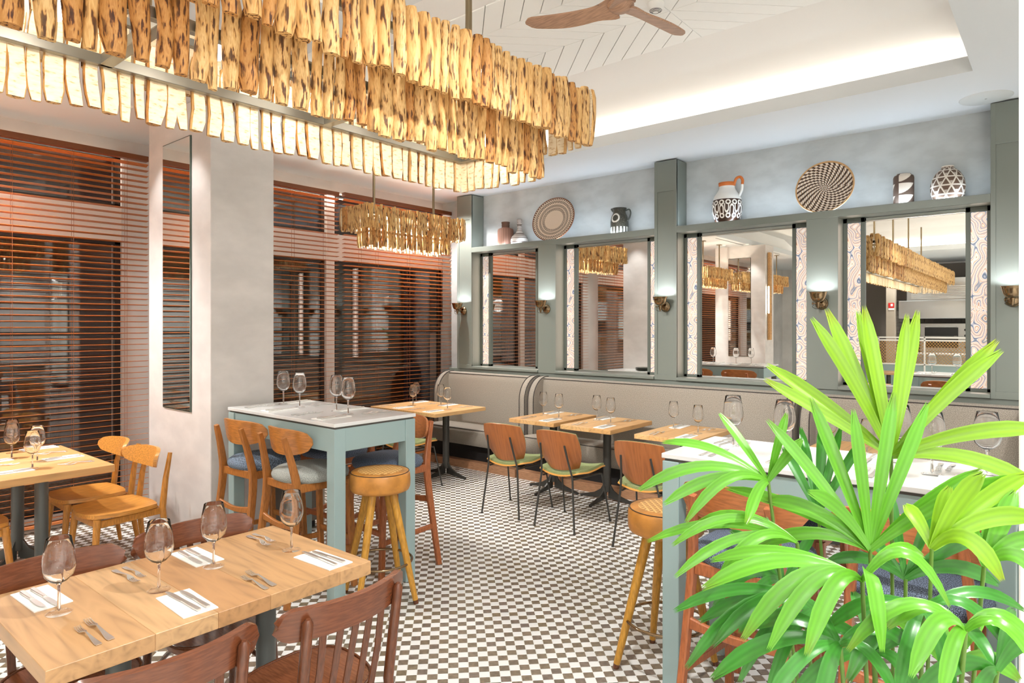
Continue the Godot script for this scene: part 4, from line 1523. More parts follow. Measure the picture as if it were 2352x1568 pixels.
func wood_table(called: String, label: String, x0: float, x1: float, z0: float, z1: float, poles: Array, planks_along_x: bool, n: int, mats: Array, thick: float, turn: float):
	var c := Vector3((x0 + x1) / 2.0, 0, (z0 + z1) / 2.0)
	var t := thing(called, label, "table", c, turn, "oak dining tables")
	var w := x1 - x0
	var d := z1 - z0
	var cuts := [0.0]
	for i in n:
		cuts.append(cuts[i] + 1.0 + 0.35 * sin(i * 2.4 + w * 7.0))
	for i in n:
		var a: float = cuts[i] / cuts[n]
		var b: float = cuts[i + 1] / cuts[n]
		var s := st()
		if planks_along_x:
			lohi(s, Vector3(-w / 2, 0.75 - thick, -d / 2 + d * a + 0.0002), Vector3(w / 2, 0.75, -d / 2 + d * b - 0.0002), 0.0015)
		else:
			lohi(s, Vector3(-w / 2 + w * a + 0.0002, 0.75 - thick, -d / 2), Vector3(-w / 2 + w * b - 0.0002, 0.75, d / 2), 0.0025)
		var m: StandardMaterial3D = M[mats[i % mats.size()]]
		part(t, "plank", s, m)
	for p in poles:
		var o := Vector3(p[0], 0, p[1]) - c
		var s := st()
		tube(s, [o + Vector3(0, 0.09, 0), o + Vector3(0, 0.75 - thick, 0)], 0.0385, 20)
		part(t, "pole", s, M.grey_metal if z1 > -2.0 else M.black_metal)
		s = st()
		bx(s, o + Vector3(0, 0.75 - thick - 0.004, 0), Vector3(0.36, 0.008, 0.36), 0.001)
		part(t, "mounting_plate", s, M.black_metal)
		var metal: Material = M.grey_metal if z1 > -2.0 else M.black_metal
		for k in (4 if z1 > -2.0 else 3):
			var a := PI / 4 + PI / 2 * k if z1 > -2.0 else PI / 2 * k
			s = st()
			xf = Transform3D(Basis(Vector3.UP, -a), o).scaled_local(Vector3(1, 1, 1) if z1 > -2.0 else Vector3(0.9, 1, 1))
			var fin := [Vector2(0.02, 0.03), Vector2(0.02, 0.16), Vector2(0.04, 0.16), Vector2(0.08, 0.105), Vector2(0.16, 0.062), Vector2(0.26, 0.038), Vector2(0.34, 0.022), Vector2(0.345, 0.01), Vector2(0.3, 0.008), Vector2(0.12, 0.02)]
			var r0 := []
			var r1 := []
			for q in fin:
				r0.append(Vector3(q.x, q.y, -0.008))
				r1.append(Vector3(q.x, q.y, 0.008))
			plate(s, r0, r1, fin)
			tube(s, [Vector3(0.325, 0.0, 0), Vector3(0.325, 0.012, 0)], 0.014, 10)
			xf = Transform3D()
			part(t, "foot", s, metal)

# a flat plate between two copies of an outline
func plate(s: SurfaceTool, r0: Array, r1: Array, flat: Array):
	s.set_smooth_group(FLAT)
	var n := r0.size()
	var mid := Vector3.ZERO
	for i in n:
		mid += (r0[i] + r1[i]) / (2.0 * n)
	var cc := Geometry2D.is_polygon_clockwise(PackedVector2Array(flat))
	for i in n:
		var j := (i + 1) % n
		var e: Vector2 = flat[j] - flat[i]
		var out := Vector2(-e.y, e.x) if cc else Vector2(e.y, -e.x)
		var ax: Vector3 = (r0[1] - r0[0])
		var m: Vector3 = (r0[i] + r1[j]) / 2.0
		oquad(s, m - Vector3(out.x, out.y, 0).normalized() * 0.01, r0[i], r0[j], r1[j], r1[i])
	var tris := Geometry2D.triangulate_polygon(PackedVector2Array(flat))
	for k in range(0, tris.size(), 3):
		otri(s, mid + (r1[tris[k]] - r0[tris[k]]) * 0.0 + (r0[tris[k]] + r0[tris[k + 1]] + r0[tris[k + 2]]) / 3.0 - mid + (r1[0] - r0[0]) * 0.5, r0[tris[k]], r0[tris[k + 1]], r0[tris[k + 2]])
		otri(s, (r0[tris[k]] + r0[tris[k + 1]] + r0[tris[k + 2]]) / 3.0 + (r1[0] - r0[0]) * 0.5, r1[tris[k]], r1[tris[k + 1]], r1[tris[k + 2]])

func bar_table(called: String, label: String, x0: float, x1: float, z0: float, z1: float, paint: Material):
	var t := thing(called, label, "table", Vector3((x0 + x1) / 2, 0, (z0 + z1) / 2), 0.0, "high bar tables")
	var w := (x1 - x0) / 2
	var d := (z1 - z0) / 2
	var s := st()
	lohi(s, Vector3(-w, 1.078, -d), Vector3(w, 1.1, d), 0.0025)
	part(t, "table_top", s, M.quartz)
	s = st()
	lohi(s, Vector3(-w + 0.012, 1.066, -d + 0.012), Vector3(w - 0.012, 1.078, d - 0.012))
	part(t, "shadow_gap", s, M.shadow_gap)
	for sx in [-1.0, 1.0]:
		for sz in [-1.0, 1.0]:
			s = st()
			bx(s, Vector3(sx * (w - 0.043), 0.533, sz * (d - 0.043)), Vector3(0.08, 1.066, 0.08), 0.003)
			part(t, "leg", s, paint)
	for sz in [-1.0, 1.0]:
		s = st()
		bx(s, Vector3(0, 0.996, sz * (d - 0.024)), Vector3(2 * w - 0.165, 0.14, 0.025), 0.002)
		part(t, "apron", s, paint)
	for sx in [-1.0, 1.0]:
		s = st()
		bx(s, Vector3(sx * (w - 0.024), 0.996, 0), Vector3(0.025, 0.14, 2 * d - 0.165), 0.002)
		part(t, "apron", s, paint)

# crescent back rest: wide in the middle, pointed round ends, bent round the sitter
func crescent(s: SurfaceTool, half: float, tall: float, bend: float, y: float, z: float, th: float, lean := 0.12):
	var fn := func(u: float, v: float) -> Vector3:
		var q := 1.0 - pow(absf(u), 2.6)
		var hh := tall * (0.26 + 0.74 * sqrt(maxf(q, 0.0)))
		if absf(u) > 0.999:
			hh = tall * 0.2
		var cy := y + 0.012 * u * u
		return Vector3(u * half, cy + v * hh * 0.5, z - bend * u * u + (v * hh * 0.5) * lean)
	shell(s, fn, 18, 6, th)

func cushion(s: SurfaceTool, w: float, d: float, th: float, y: float, dome: float):
	# a soft disc-like pad with squarish outline, fuller in the middle
	var rings := []
	var n := 28
	for k in [[0.0, -1.0, 0.0], [0.86, 0.0, -0.35], [0.97, 0.0, 0.0], [1.0, 0.5, 0.0], [0.97, 0.95, 0.0], [0.86, 1.1, 0.4], [0.6, 1.2, 0.8], [0.3, 1.24, 0.95], [0.02, 1.25, 1.0]]:
		var ring := []
		var f: float = maxf(k[0], 0.02)
		for j in n:
			var a := TAU * j / n
			var ca := signf(cos(a)) * pow(absf(cos(a)), 0.78)
			var sa := signf(sin(a)) * pow(absf(sin(a)), 0.78)
			ring.append(Vector3(ca * w / 2 * f, y + th * maxf(k[1], 0.0) + dome * maxf(k[2], 0.0), sa * d / 2 * f))
		rings.append(ring)
	skin(s, rings, true, 5)

func make_bar_chair(label: String, fabric: Material, wood: Material, back: Material) -> Node3D:
	# the sitter faces -z; origin under the seat's middle
	var t := thing("bar_chair", label, "bar chair", Vector3.ZERO, 0.0, "upholstered wooden bar chairs")
	var s := st()
	cushion(s, 0.46, 0.45, 0.05, 0.715, 0.022)
	part(t, "seat_cushion", s, fabric)
	s = st()
	crescent(s, 0.255, 0.165, 0.075, 0.965, 0.215, 0.014, 0.16)
	part(t, "backrest", s, back)
	for sx in [-1.0, 1.0]:
		s = st()
		var pts := curve([Vector3(sx * 0.215, 0.0, 0.285), Vector3(sx * 0.2, 0.35, 0.235), Vector3(sx * 0.185, 0.66, 0.2), Vector3(sx * 0.168, 0.84, 0.225), Vector3(sx * 0.15, 1.005, 0.268)], 4)
		strap(s, pts, Vector3.FORWARD, [0.036, 0.038, 0.04, 0.042, 0.044, 0.046, 0.048, 0.05, 0.052, 0.05, 0.048, 0.045, 0.042, 0.038, 0.035, 0.032, 0.026], 0.03)
		part(t, "rear_leg", s, wood)
		s = st()
		strap(s, [Vector3(sx * 0.195, 0.0, -0.2), Vector3(sx * 0.185, 0.4, -0.182), Vector3(sx * 0.178, 0.7, -0.168)], Vector3.RIGHT, [0.03, 0.034, 0.038], 0.038)
		part(t, "front_leg", s, wood)
		s = st()
		bar(s, Vector3(sx * 0.185, 0.69, 0.2), Vector3(sx * 0.178, 0.69, -0.17), 0.022, 0.052, Vector3.UP, 0.004)
		part(t, "seat_rail", s, wood)
		s = st()
		bar(s, Vector3(sx * 0.203, 0.28, 0.243), Vector3(sx * 0.189, 0.25, -0.188), 0.02, 0.034, Vector3.UP, 0.004)
		part(t, "stretcher", s, wood)
	s = st()
	bar(s, Vector3(-0.18, 0.69, -0.17), Vector3(0.18, 0.69, -0.17), 0.022, 0.052, Vector3.UP, 0.004)
	part(t, "seat_rail", s, wood)
	s = st()
	bar(s, Vector3(-0.18, 0.69, 0.198), Vector3(0.18, 0.69, 0.198), 0.022, 0.052, Vector3.UP, 0.004)
	part(t, "seat_rail", s, wood)
	s = st()
	bar(s, Vector3(-0.188, 0.31, -0.186), Vector3(0.188, 0.31, -0.186), 0.022, 0.036, Vector3.UP, 0.004)
	part(t, "footrest", s, wood)
	s = st()
	strap(s, curve([Vector3(-0.198, 0.47, 0.222), Vector3(0, 0.45, 0.222), Vector3(0.198, 0.47, 0.222)], 5), Vector3.UP, [0.056, 0.046, 0.04, 0.037, 0.035, 0.034, 0.035, 0.037, 0.04, 0.046, 0.056], 0.02)
	part(t, "stretcher", s, wood)
	return t

func build_bar_chairs():
	var navy := make_bar_chair("oak bar chair with navy seat beside the pier, back to the camera", M.navy_tweed, M.teak, M.teak_back)
	navy.position = Vector3(-4.29, 0, -2.43)
	navy.rotation.y = 0.05
	var grey := make_bar_chair("oak bar chair with light grey seat, back to the camera, near the stool", M.grey_tweed, M.teak, M.teak_back)
	grey.position = Vector3(-3.725, 0, -2.43)
	grey.rotation.y = -0.04
	var ink := make_bar_chair("reddish bar chair with dark blue seat behind the left leather stool", M.ink_tweed, M.teak_red, M.teak_red_back)
	ink.position = Vector3(-3.6, 0, -2.96)
	ink.rotation.y = PI - 0.03
	dup(ink, Vector3(-4.23, 0, -2.97), PI + 0.04, "dark blue bar chair across the left bar table, nearer the pier", "upholstered wooden bar chairs")
	dup(ink, Vector3(-0.98, 0, -2.75), -0.02, "bar chair with dark flecked seat at the right bar table behind the palm", "upholstered wooden bar chairs")
	dup(ink, Vector3(-0.4, 0, -2.75), 0.03, "bar chair almost hidden by the palm at the far right", "upholstered wooden bar chairs")
	dup(ink, Vector3(-1.02, 0, -3.36), PI, "bar chair across the right bar table, its back seen in the fourth mirror", "upholstered wooden bar chairs")

func build_stools():
	var t := thing("bar_stool", "round tan leather bar stool beside the left bar table", "stool", Vector3(-3.235, 0, -2.6), 0.36, "round leather bar stools")
	var s := st()
	lathe(s, [Vector2(0.0, 0.668), Vector2(0.165, 0.668), Vector2(0.178, 0.674), Vector2(0.185, 0.69), Vector2(0.187, 0.73), Vector2(0.184, 0.77), Vector2(0.176, 0.784), Vector2(0.165, 0.789), Vector2(0.135, 0.791)], 40)
	part(t, "leather_seat", s, M.tan_leather)
	mk("cane", rgb(255, 255, 255), 0.55, {"tex": img_tex(96, 96, func(u, v): return cane(u, v)), "scale": Vector3(9, 9, 9)})
	s = st()
	lathe(s, [Vector2(0.136, 0.7905), Vector2(0.12, 0.7935), Vector2(0.0, 0.7945)], 40)
	part(t, "cane_top", s, M.cane)
	s = st()
	var ring := []
	for i in 41:
		ring.append(Vector3(cos(TAU * i / 40.0) * 0.1775, 0.7845, sin(TAU * i / 40.0) * 0.1775))
	tube(s, ring, 0.0022, 5, false)
	part(t, "seam", s, M.piping)
	for k in 4:
		var a := PI / 2 * k
		s = st()
		var top := Vector3(cos(a) * 0.085, 0.67, sin(a) * 0.085)
		var foot := Vector3(cos(a) * 0.245, 0.022, sin(a) * 0.245)
		tube(s, [top, top.lerp(foot, 0.5), foot], [0.0255, 0.022, 0.0165], 14)
		var l := part(t, "leg", s, M.stool_leg)
		s = st()
		tube(s, [foot, foot + (foot - top).normalized() * 0.023], [0.0165, 0.015], 12)
		part(l, "foot_cap", s, M.walnut)
	s = st()
	ring = []
	for i in 49:
		ring.append(Vector3(cos(TAU * i / 48.0) * 0.196, 0.235, sin(TAU * i / 48.0) * 0.196))
	tube(s, ring, 0.008, 8, false)
	part(t, "foot_ring", s, M.bronze)
	dup(t, Vector3(-1.5, 0, -2.98), 0.75, "round tan leather bar stool beside the right bar table", "round leather bar stools")

func cane(u: float, v: float) -> Color:
	var a := fr(u * 4.0)
	var b := fr(v * 4.0)
	var d := fr((u + v) * 4.0)
	var base := rgb(214, 160, 88)
	var strand := rgb(232, 186, 116)
	var hole := rgb(150, 98, 48)
	if a < 0.34 or b < 0.34:
		return strand
	if d < 0.22:
		return base
	return hole.lerp(base, 0.35)

func make_green_chair(label: String) -> Node3D:
	# sitter faces -z
	var t := thing("shell_chair", label, "chair", Vector3.ZERO, 0.0, "plywood chairs with green seats")
	var seat_fn := func(u: float, v: float) -> Vector3:
		var k := 0.42
		var x := u * sqrt(1.0 - k * v * v / 2.0) * 0.232 * (1.0 - 0.06 * v)
		var z := v * sqrt(1.0 - k * u * u / 2.0) * 0.215
		return Vector3(x, 0.445 + 0.035 * u * u - 0.02 * v + 0.03 * maxf(0.0, v - 0.4) - 0.05 * pow(maxf(0.0, -v - 0.55), 1.5), z - 0.01)
	var s := st()
	shell(s, seat_fn, 14, 14, 0.012)
	part(t, "seat_shell", s, M.ply_edge)
	var pad_fn := func(u: float, v: float) -> Vector3:
		var p: Vector3 = seat_fn.call(u * 0.955, v * 0.955)
		return p + Vector3(0, 0.019 * (1.0 - 0.35 * pow(maxf(absf(u), absf(v)), 6.0)), 0)
	s = st()
	shell(s, pad_fn, 14, 14, 0.026)
	part(t, "green_pad", s, M.green_tweed)
	var back_fn := func(u: float, v: float) -> Vector3:
		var k := 0.5
		var x := u * sqrt(1.0 - k * v * v / 2.0) * (0.212 + 0.012 * v)
		var y := v * sqrt(1.0 - k * u * u / 2.0) * 0.168
		if v < 0.0:
			x *= 1.0 - 0.1 * v * v
		return Vector3(x, 0.655 + y, 0.235 + 0.055 * v - 0.07 * u * u)
	s = st()
	shell(s, back_fn, 14, 12, 0.012)
	part(t, "backrest", s, M.ply_face)
	var cushion_fn := func(u: float, v: float) -> Vector3:
		var p: Vector3 = back_fn.call(u * 0.97, v * 0.97)
		return p + Vector3(0, 0.004, -0.014)
	s = st()
	shell(s, cushion_fn, 10, 10, 0.016)
	part(t, "back_pad", s, M.green_tweed)
	for sx in [-1.0, 1.0]:
		s = st()
		tube(s, [Vector3(sx * 0.2, 0.005, 0.25), Vector3(sx * 0.155, 0.44, 0.21), Vector3(sx * 0.135, 0.56, 0.236), Vector3(sx * 0.12, 0.71, 0.276)], 0.0085, 8)
		part(t, "rear_leg", s, M.black_metal)
		s = st()
		tube(s, curve([Vector3(sx * 0.15, 0.425, 0.19), Vector3(sx * 0.19, 0.425, -0.08), Vector3(sx * 0.203, 0.42, -0.15), Vector3(sx * 0.21, 0.38, -0.172), Vector3(sx * 0.235, 0.005, -0.255)], 3), 0.0078, 8)
		part(t, "front_leg", s, M.black_metal)
		for q in [Vector3(sx * 0.2, 0.0, 0.25), Vector3(sx * 0.235, 0.0, -0.255)]:
			s = st()
			tube(s, [q, q + Vector3(0, 0.008, 0)], 0.012, 8)
			part(t, "foot_cap", s, M.black_metal)
	s = st()
	tube(s, [Vector3(-0.16, 0.422, 0.1), Vector3(0.16, 0.422, 0.1)], 0.007, 8)
	tube(s, [Vector3(-0.18, 0.422, -0.08), Vector3(0.18, 0.422, -0.08)], 0.007, 8)
	part(t, "under_bar", s, M.black_metal)
	return t

func build_green_chairs():
	var c := make_green_chair("walnut plywood chair with green seat, leftmost of three before the long banquette")
	c.position = Vector3(-3.83, 0, -4.64)
	c.rotation.y = 0.1
	dup(c, Vector3(-3.215, 0, -4.63), 0.02, "walnut plywood chair with green seat at the middle small table", "plywood chairs with green seats")
	dup(c, Vector3(-2.44, 0, -4.6), 0.06, "walnut plywood chair with green seat beside the right leather stool", "plywood chairs with green seats")
	dup(c, Vector3(-5.23, 0, -4.58), 0.03, "green-seated plywood chair at the corner table, behind a bar chair", "plywood chairs with green seats")
	dup(c, Vector3(-5.8, 0, -4.56), -0.05, "green-seated plywood chair mostly hidden behind the left bar table", "plywood chairs with green seats")

func build_honey_chairs():
	var t := thing("dining_chair", "honey wooden dining chair with curved back, nearer the pier", "chair", Vector3(-4.92, 0, -1.7), PI + 0.04, "honey wooden chairs at the left window table")
	var seat_fn := func(u: float, v: float) -> Vector3:
		var k := 0.62
		var x := u * sqrt(1.0 - k * v * v / 2.0) * 0.235
		var z := v * sqrt(1.0 - k * u * u / 2.0) * 0.225
		return Vector3(x, 0.452 - 0.014 * (1.0 - u * u) * (1.0 - v * v) + 0.006 * u * u, z)
	var s := st()
	shell(s, seat_fn, 16, 16, 0.026)
	part(t, "seat", s, M.honey_seat)
	s = st()
	crescent(s, 0.25, 0.135, 0.085, 0.765, 0.235, 0.022, 0.22)
	part(t, "backrest", s, M.honey_seat)
	for sx in [-1.0, 1.0]:
		s = st()
		tube(s, [Vector3(sx * 0.205, 0.0, 0.285), Vector3(sx * 0.19, 0.25, 0.245), Vector3(sx * 0.182, 0.43, 0.228), Vector3(sx * 0.178, 0.62, 0.25), Vector3(sx * 0.17, 0.8, 0.285)], [0.013, 0.019, 0.022, 0.019, 0.014], 12)
		part(t, "rear_leg", s, M.honey)
		s = st()
		tube(s, [Vector3(sx * 0.21, 0.0, -0.215), Vector3(sx * 0.195, 0.22, -0.195), Vector3(sx * 0.18, 0.44, -0.175)], [0.014, 0.019, 0.0225], 12)
		part(t, "front_leg", s, M.honey)
		s = st()
		bar(s, Vector3(sx * 0.18, 0.415, 0.225), Vector3(sx * 0.18, 0.405, -0.18), 0.02, 0.045, Vector3.UP, 0.004)
		part(t, "seat_rail", s, M.honey)
	for z in [-0.18, 0.225]:
		s = st()
		bar(s, Vector3(-0.18, 0.41, z), Vector3(0.18, 0.41, z), 0.02, 0.045, Vector3.UP, 0.004)
		part(t, "seat_rail", s, M.honey)
	dup(t, Vector3(-5.48, 0, -1.71), PI - 0.02, "honey wooden dining chair with curved back, nearer the blinds", "honey wooden chairs at the left window table")
	dup(t, Vector3(-5.18, 0, -0.93), 0.05, "honey wooden chair at the left picture edge, only its seat corner showing", "honey wooden chairs at the left window table")

func make_bistro(label: String) -> Node3D:
	# sitter faces -z
	var t := thing("bistro_chair", label, "chair", Vector3.ZERO, 0.0, "dark bentwood chairs at the foreground table")
	var outline := []
	for i in 28:
		var a := TAU * i / 28.0
		var ca := signf(cos(a)) * pow(absf(cos(a)), 0.72)
		var sa := signf(sin(a)) * pow(absf(sin(a)), 0.72)
		outline.append(Vector2(ca * (0.205 - 0.02 * sa), sa * 0.2))
	var s := st()
	prism(s, outline, 0.43, 0.462, 0.007, true)
	part(t, "seat", s, M.walnut_seat)
	s = st()
	var ring := []
	for p in outline + [outline[0]]:
		ring.append(Vector3(p.x * 0.975, 0.463, p.y * 0.975))
	tube(s, ring, 0.007, 6, false, 0.6)
	part(t, "seat_rim", s, M.walnut)
	# top rail: a bent board
	var rail_fn := func(u: float, v: float) -> Vector3:
		var e := maxf(0.0, absf(u) - 0.8) / 0.2
		var hh := 0.05 * sqrt(maxf(0.06, 1.0 - e * e))
		return Vector3(u * 0.25, 0.775 + v * hh, 0.262 - 0.075 * u * u + v * 0.008)
	s = st()
	shell(s, rail_fn, 26, 5, 0.021)
	part(t, "top_rail", s, M.walnut_rail)
	for sx in [-1.0, 1.0]:
		s = st()
		tube(s, [Vector3(sx * 0.2, 0.0, 0.285), Vector3(sx * 0.185, 0.25, 0.23), Vector3(sx * 0.178, 0.46, 0.205), Vector3(sx * 0.178, 0.62, 0.228), Vector3(sx * 0.18, 0.785, 0.252), Vector3(sx * 0.18, 0.797, 0.254)], [0.0135, 0.017, 0.0185, 0.018, 0.0165, 0.008], 14)
		part(t, "rear_post", s, M.walnut)
		s = st()
		tube(s, [Vector3(sx * 0.185, 0.0, -0.185), Vector3(sx * 0.175, 0.25, -0.165), Vector3(sx * 0.165, 0.435, -0.15)], [0.0125, 0.016, 0.019], 12)
		part(t, "front_leg", s, M.walnut)
		s = st()
		tube(s, curve([Vector3(sx * 0.172, 0.2, -0.15), Vector3(sx * 0.165, 0.32, -0.1), Vector3(sx * 0.15, 0.4, 0.0), Vector3(sx * 0.165, 0.32, 0.12), Vector3(sx * 0.182, 0.2, 0.2)], 4), 0.009, 8)
		part(t, "bent_brace", s, M.walnut)
	s = st()
	tube(s, curve([Vector3(-0.17, 0.2, -0.165), Vector3(-0.11, 0.33, -0.15), Vector3(0.0, 0.41, -0.13), Vector3(0.11, 0.33, -0.15), Vector3(0.17, 0.2, -0.165)], 4), 0.009, 8)
	part(t, "bent_brace", s, M.walnut)
	for i in 5:
		var x := (i - 2) * 0.058
		s = st()
		strap(s, [Vector3(x, 0.45, 0.185), Vector3(x, 0.6, 0.222), Vector3(x, 0.74, 0.258 - 0.075 * (x / 0.25) * (x / 0.25))], Vector3.RIGHT, 0.026, 0.009)
		part(t, "back_slat", s, M.walnut)
	return t

func build_bistro_chairs():
	var c := make_bistro("dark bentwood chair at the near right side of the foreground table")
	c.position = Vector3(-2.0, 0, -1.3)
	c.rotation.y = PI / 2 + 0.03
	dup(c, Vector3(-2.02, 0, -0.765), PI / 2 - 0.03, "dark bentwood chair cut off by the lower edge of the picture", "dark bentwood chairs at the foreground table")
	dup(c, Vector3(-2.65, 0, -0.77), -PI / 2 + 0.02, "dark bentwood chair across the foreground table, cut off at the left", "dark bentwood chairs at the foreground table")
	dup(c, Vector3(-2.68, 0, -1.3), -PI / 2 - 0.04, "dark bentwood chair across the foreground table, nearer the bar chairs", "dark bentwood chairs at the foreground table")

# ---------------------------------------------------------------- things on the tables
var glass_meshes := []
var fork_meshes := []
var knife_meshes := []
var napkin_mesh: ArrayMesh

func build_tableware():
	var s := st()
	lathe(s, [Vector2(0, 0.0965), Vector2(0.009, 0.0968), Vector2(0.025, 0.105), Vector2(0.04, 0.122), Vector2(0.0475, 0.147), Vector2(0.0475, 0.165), Vector2(0.043, 0.2), Vector2(0.0352, 0.243), Vector2(0.0345, 0.2445), Vector2(0.0338, 0.243), Vector2(0.0416, 0.2), Vector2(0.0461, 0.165), Vector2(0.0461, 0.148), Vector2(0.0385, 0.124), Vector2(0.0235, 0.108), Vector2(0, 0.1)], 40)
	glass_meshes.append(["bowl", make(s, M.glass)])
	s = st()
	lathe(s, [Vector2(0, 0.006), Vector2(0.0055, 0.012), Vector2(0.0042, 0.05), Vector2(0.0045, 0.088), Vector2(0.008, 0.0955), Vector2(0, 0.0958)], 16)
	glass_meshes.append(["stem", make(s, M.glass)])
	s = st()
	lathe(s, [Vector2(0, 0.0004), Vector2(0.037, 0.0004), Vector2(0.0385, 0.0018), Vector2(0.03, 0.004), Vector2(0.012, 0.008), Vector2(0.0055, 0.014), Vector2(0, 0.015)], 36)
	glass_meshes.append(["foot", make(s, M.thin_glass)])
	for k in [1.0, 0.87]:
		fork_meshes.append(make_fork(k))
		knife_meshes.append(make_knife(k))
	s = st()
	lohi(s, Vector3(-0.056, 0.0, -0.115), Vector3(0.056, 0.0022, 0.115), 0.0006)
	lohi(s, Vector3(-0.056, 0.0024, -0.115), Vector3(0.0555, 0.0042, 0.114), 0.0006)
	napkin_mesh = make(s, M.napkin)
	var fg := "of the foreground table"
	glasses(0.75, fg, [[-2.496, -0.697, "at the left end"], [-2.441, -0.983, "second from the left end"], [-2.518, -1.215, "third from the left end"], [-2.456, -1.512, "at the right end"]])
	setting(Vector3(-2.1, 0.75, -0.85), PI / 2, "near left seat " + fg)
	setting(Vector3(-2.1, 0.75, -1.38), PI / 2, "near right seat " + fg)
	setting(Vector3(-2.824, 0.75, -0.84), -PI / 2, "far left seat " + fg)
	setting(Vector3(-2.824, 0.75, -1.365), -PI / 2, "far right seat " + fg)
	var b1 := "of the bar table by the pier"
	glasses(1.1, b1, [[-4.441, -2.667, "nearest the pier"], [-4.176, -2.636, "second from the pier"], [-3.799, -2.681, "third from the pier"], [-3.59, -2.623, "nearest the leather stool"]])
	setting(Vector3(-4.28, 1.1, -2.307), 0.0, "near left seat " + b1)
	setting(Vector3(-3.68, 1.1, -2.307), 0.0, "near right seat " + b1)
	setting(Vector3(-4.3, 1.1, -2.945), PI, "far left seat " + b1)
	setting(Vector3(-3.64, 1.1, -2.945), PI, "far right seat " + b1)
	var t5 := "of the left window table"
	glasses(0.75, t5, [[-5.647, -1.294, "farthest left"], [-5.895, -1.354, "hidden behind the leftmost one"], [-5.147, -1.29, "nearest the room"], [-5.396, -1.38, "behind the nearest one"]])
	setting(Vector3(-5.8, 0.75, -1.686), PI, "far left seat " + t5)
	setting(Vector3(-5.25, 0.75, -1.686), PI, "far right seat " + t5)
	setting(Vector3(-5.27, 0.75, -1.02), 0.0, "near right seat " + t5)
	setting(Vector3(-5.76, 0.75, -1.02), 0.0, "near left seat " + t5)
	var t1 := "of the corner table"
	glasses(0.75, t1, [[-5.817, -5.16, "in front by the blinds"], [-6.05, -5.418, "behind by the blinds"], [-5.582, -5.383, "behind by the banquette"], [-5.277, -5.191, "in front by the banquette"]])
	setting(Vector3(-5.9, 0.75, -4.805), 0.0, "near left seat " + t1)
	setting(Vector3(-5.4, 0.75, -4.805), 0.0, "near right seat " + t1)
	setting(Vector3(-5.88, 0.75, -5.6), PI, "far left seat " + t1)
	setting(Vector3(-5.38, 0.75, -5.6), PI, "far right seat " + t1)
	var k := 0
	for q in [["of the left small table", -4.136, -5.458, -3.893, -5.397, -4.02, -5.075, -5.83], ["of the middle small table", -3.524, -5.521, -3.305, -5.424, -3.38, -5.052, -5.83], ["of the third small table", -2.708, -5.53, -2.415, -5.399, -2.56, -5.02, -5.8], ["of the table behind the palm", -1.38, -5.5, -1.1, -5.38, -1.22, -5.02, -5.8]]:
		glasses(0.75, q[0], [[q[1], q[2], "on the banquette side"], [q[3], q[4], "on the chair side"]])
		if k < 3:
			setting(Vector3(q[5], 0.75, q[6]), 0.0, "chair seat " + q[0])
			setting(Vector3(q[5], 0.75, q[7]), PI, "banquette seat " + q[0])
		k += 1
	var b2 := "of the bar table behind the palm"
	glasses(1.1, b2, [[-1.216, -3.115, "nearest the left end"], [-0.965, -3.08, "second from the left end"], [-0.39, -3.02, "large, above the palm"], [-0.225, -3.16, "at the far right"], [-0.53, -3.2, "behind its neighbour"]])
	setting(Vector3(-1.085, 1.1, -2.745), 0.0, "near left seat " + b2)
	setting(Vector3(-1.125, 1.1, -3.345), PI, "far left seat " + b2)
	setting(Vector3(-0.45, 1.1, -2.745), 0.0, "near right seat " + b2)
	setting(Vector3(-0.5, 1.1, -3.345), PI, "far right seat " + b2)

func glasses(y: float, table: String, list: Array):
	for g in list:
		var o := thing("wine_glass", "empty wine glass %s %s" % [g[2], table], "glass", Vector3(g[0], y, g[1]), 0.0, "empty wine glasses")
		for m in glass_meshes:
			put(o, m[0], m[1])

func make_fork(k: float) -> ArrayMesh:
	var s := st()
	var pts := curve([Vector3(0, 0.003, 0.1) * k, Vector3(0, 0.004, 0.06) * k, Vector3(0, 0.011, 0.0) * k, Vector3(0, 0.012, -0.02) * k, Vector3(0, 0.005, -0.045) * k], 3)
	strap(s, pts, Vector3.RIGHT, [0.018, 0.02, 0.019, 0.016, 0.0125, 0.0095, 0.0075, 0.006, 0.006, 0.009, 0.015, 0.021, 0.0225].map(func(w): return w * k), 0.0022)
	for i in 4:
		var x := (i - 1.5) * 0.006 * k
		strap(s, [Vector3(x, 0.005 * k, -0.043 * k), Vector3(x, 0.003 * k, -0.06 * k), Vector3(x, 0.004 * k, -0.08 * k), Vector3(x * 0.96, 0.008 * k, -0.1 * k)], Vector3.RIGHT, [0.0036 * k, 0.0034 * k, 0.0028 * k, 0.0015 * k], 0.0018)
	return make(s, M.silver)

func make_knife(k: float) -> Array:
	var s := st()
	strap(s, [Vector3(0, 0.0045, 0.115 * k), Vector3(0, 0.0045, 0.11 * k), Vector3(0, 0.0045, 0.06 * k), Vector3(0, 0.0045, 0.012 * k), Vector3(0, 0.0045, 0.0)], Vector3.RIGHT, [0.012, 0.0165, 0.0155, 0.012, 0.013], 0.0068)
	var h := make(s, M.silver)
	s = st()
	var ring := [Vector2(-0.006, 0.0), Vector2(0.006, 0.0), Vector2(0.0085, -0.012 * k), Vector2(0.0095, -0.06 * k), Vector2(0.0085, -0.09 * k), Vector2(0.004, -0.112 * k), Vector2(-0.002, -0.12 * k), Vector2(-0.008, -0.114 * k), Vector2(-0.0085, -0.06 * k), Vector2(-0.0075, -0.012 * k)]
	prism(s, ring, 0.0034, 0.005, 0.0003)
	return [h, make(s, M.silver)]

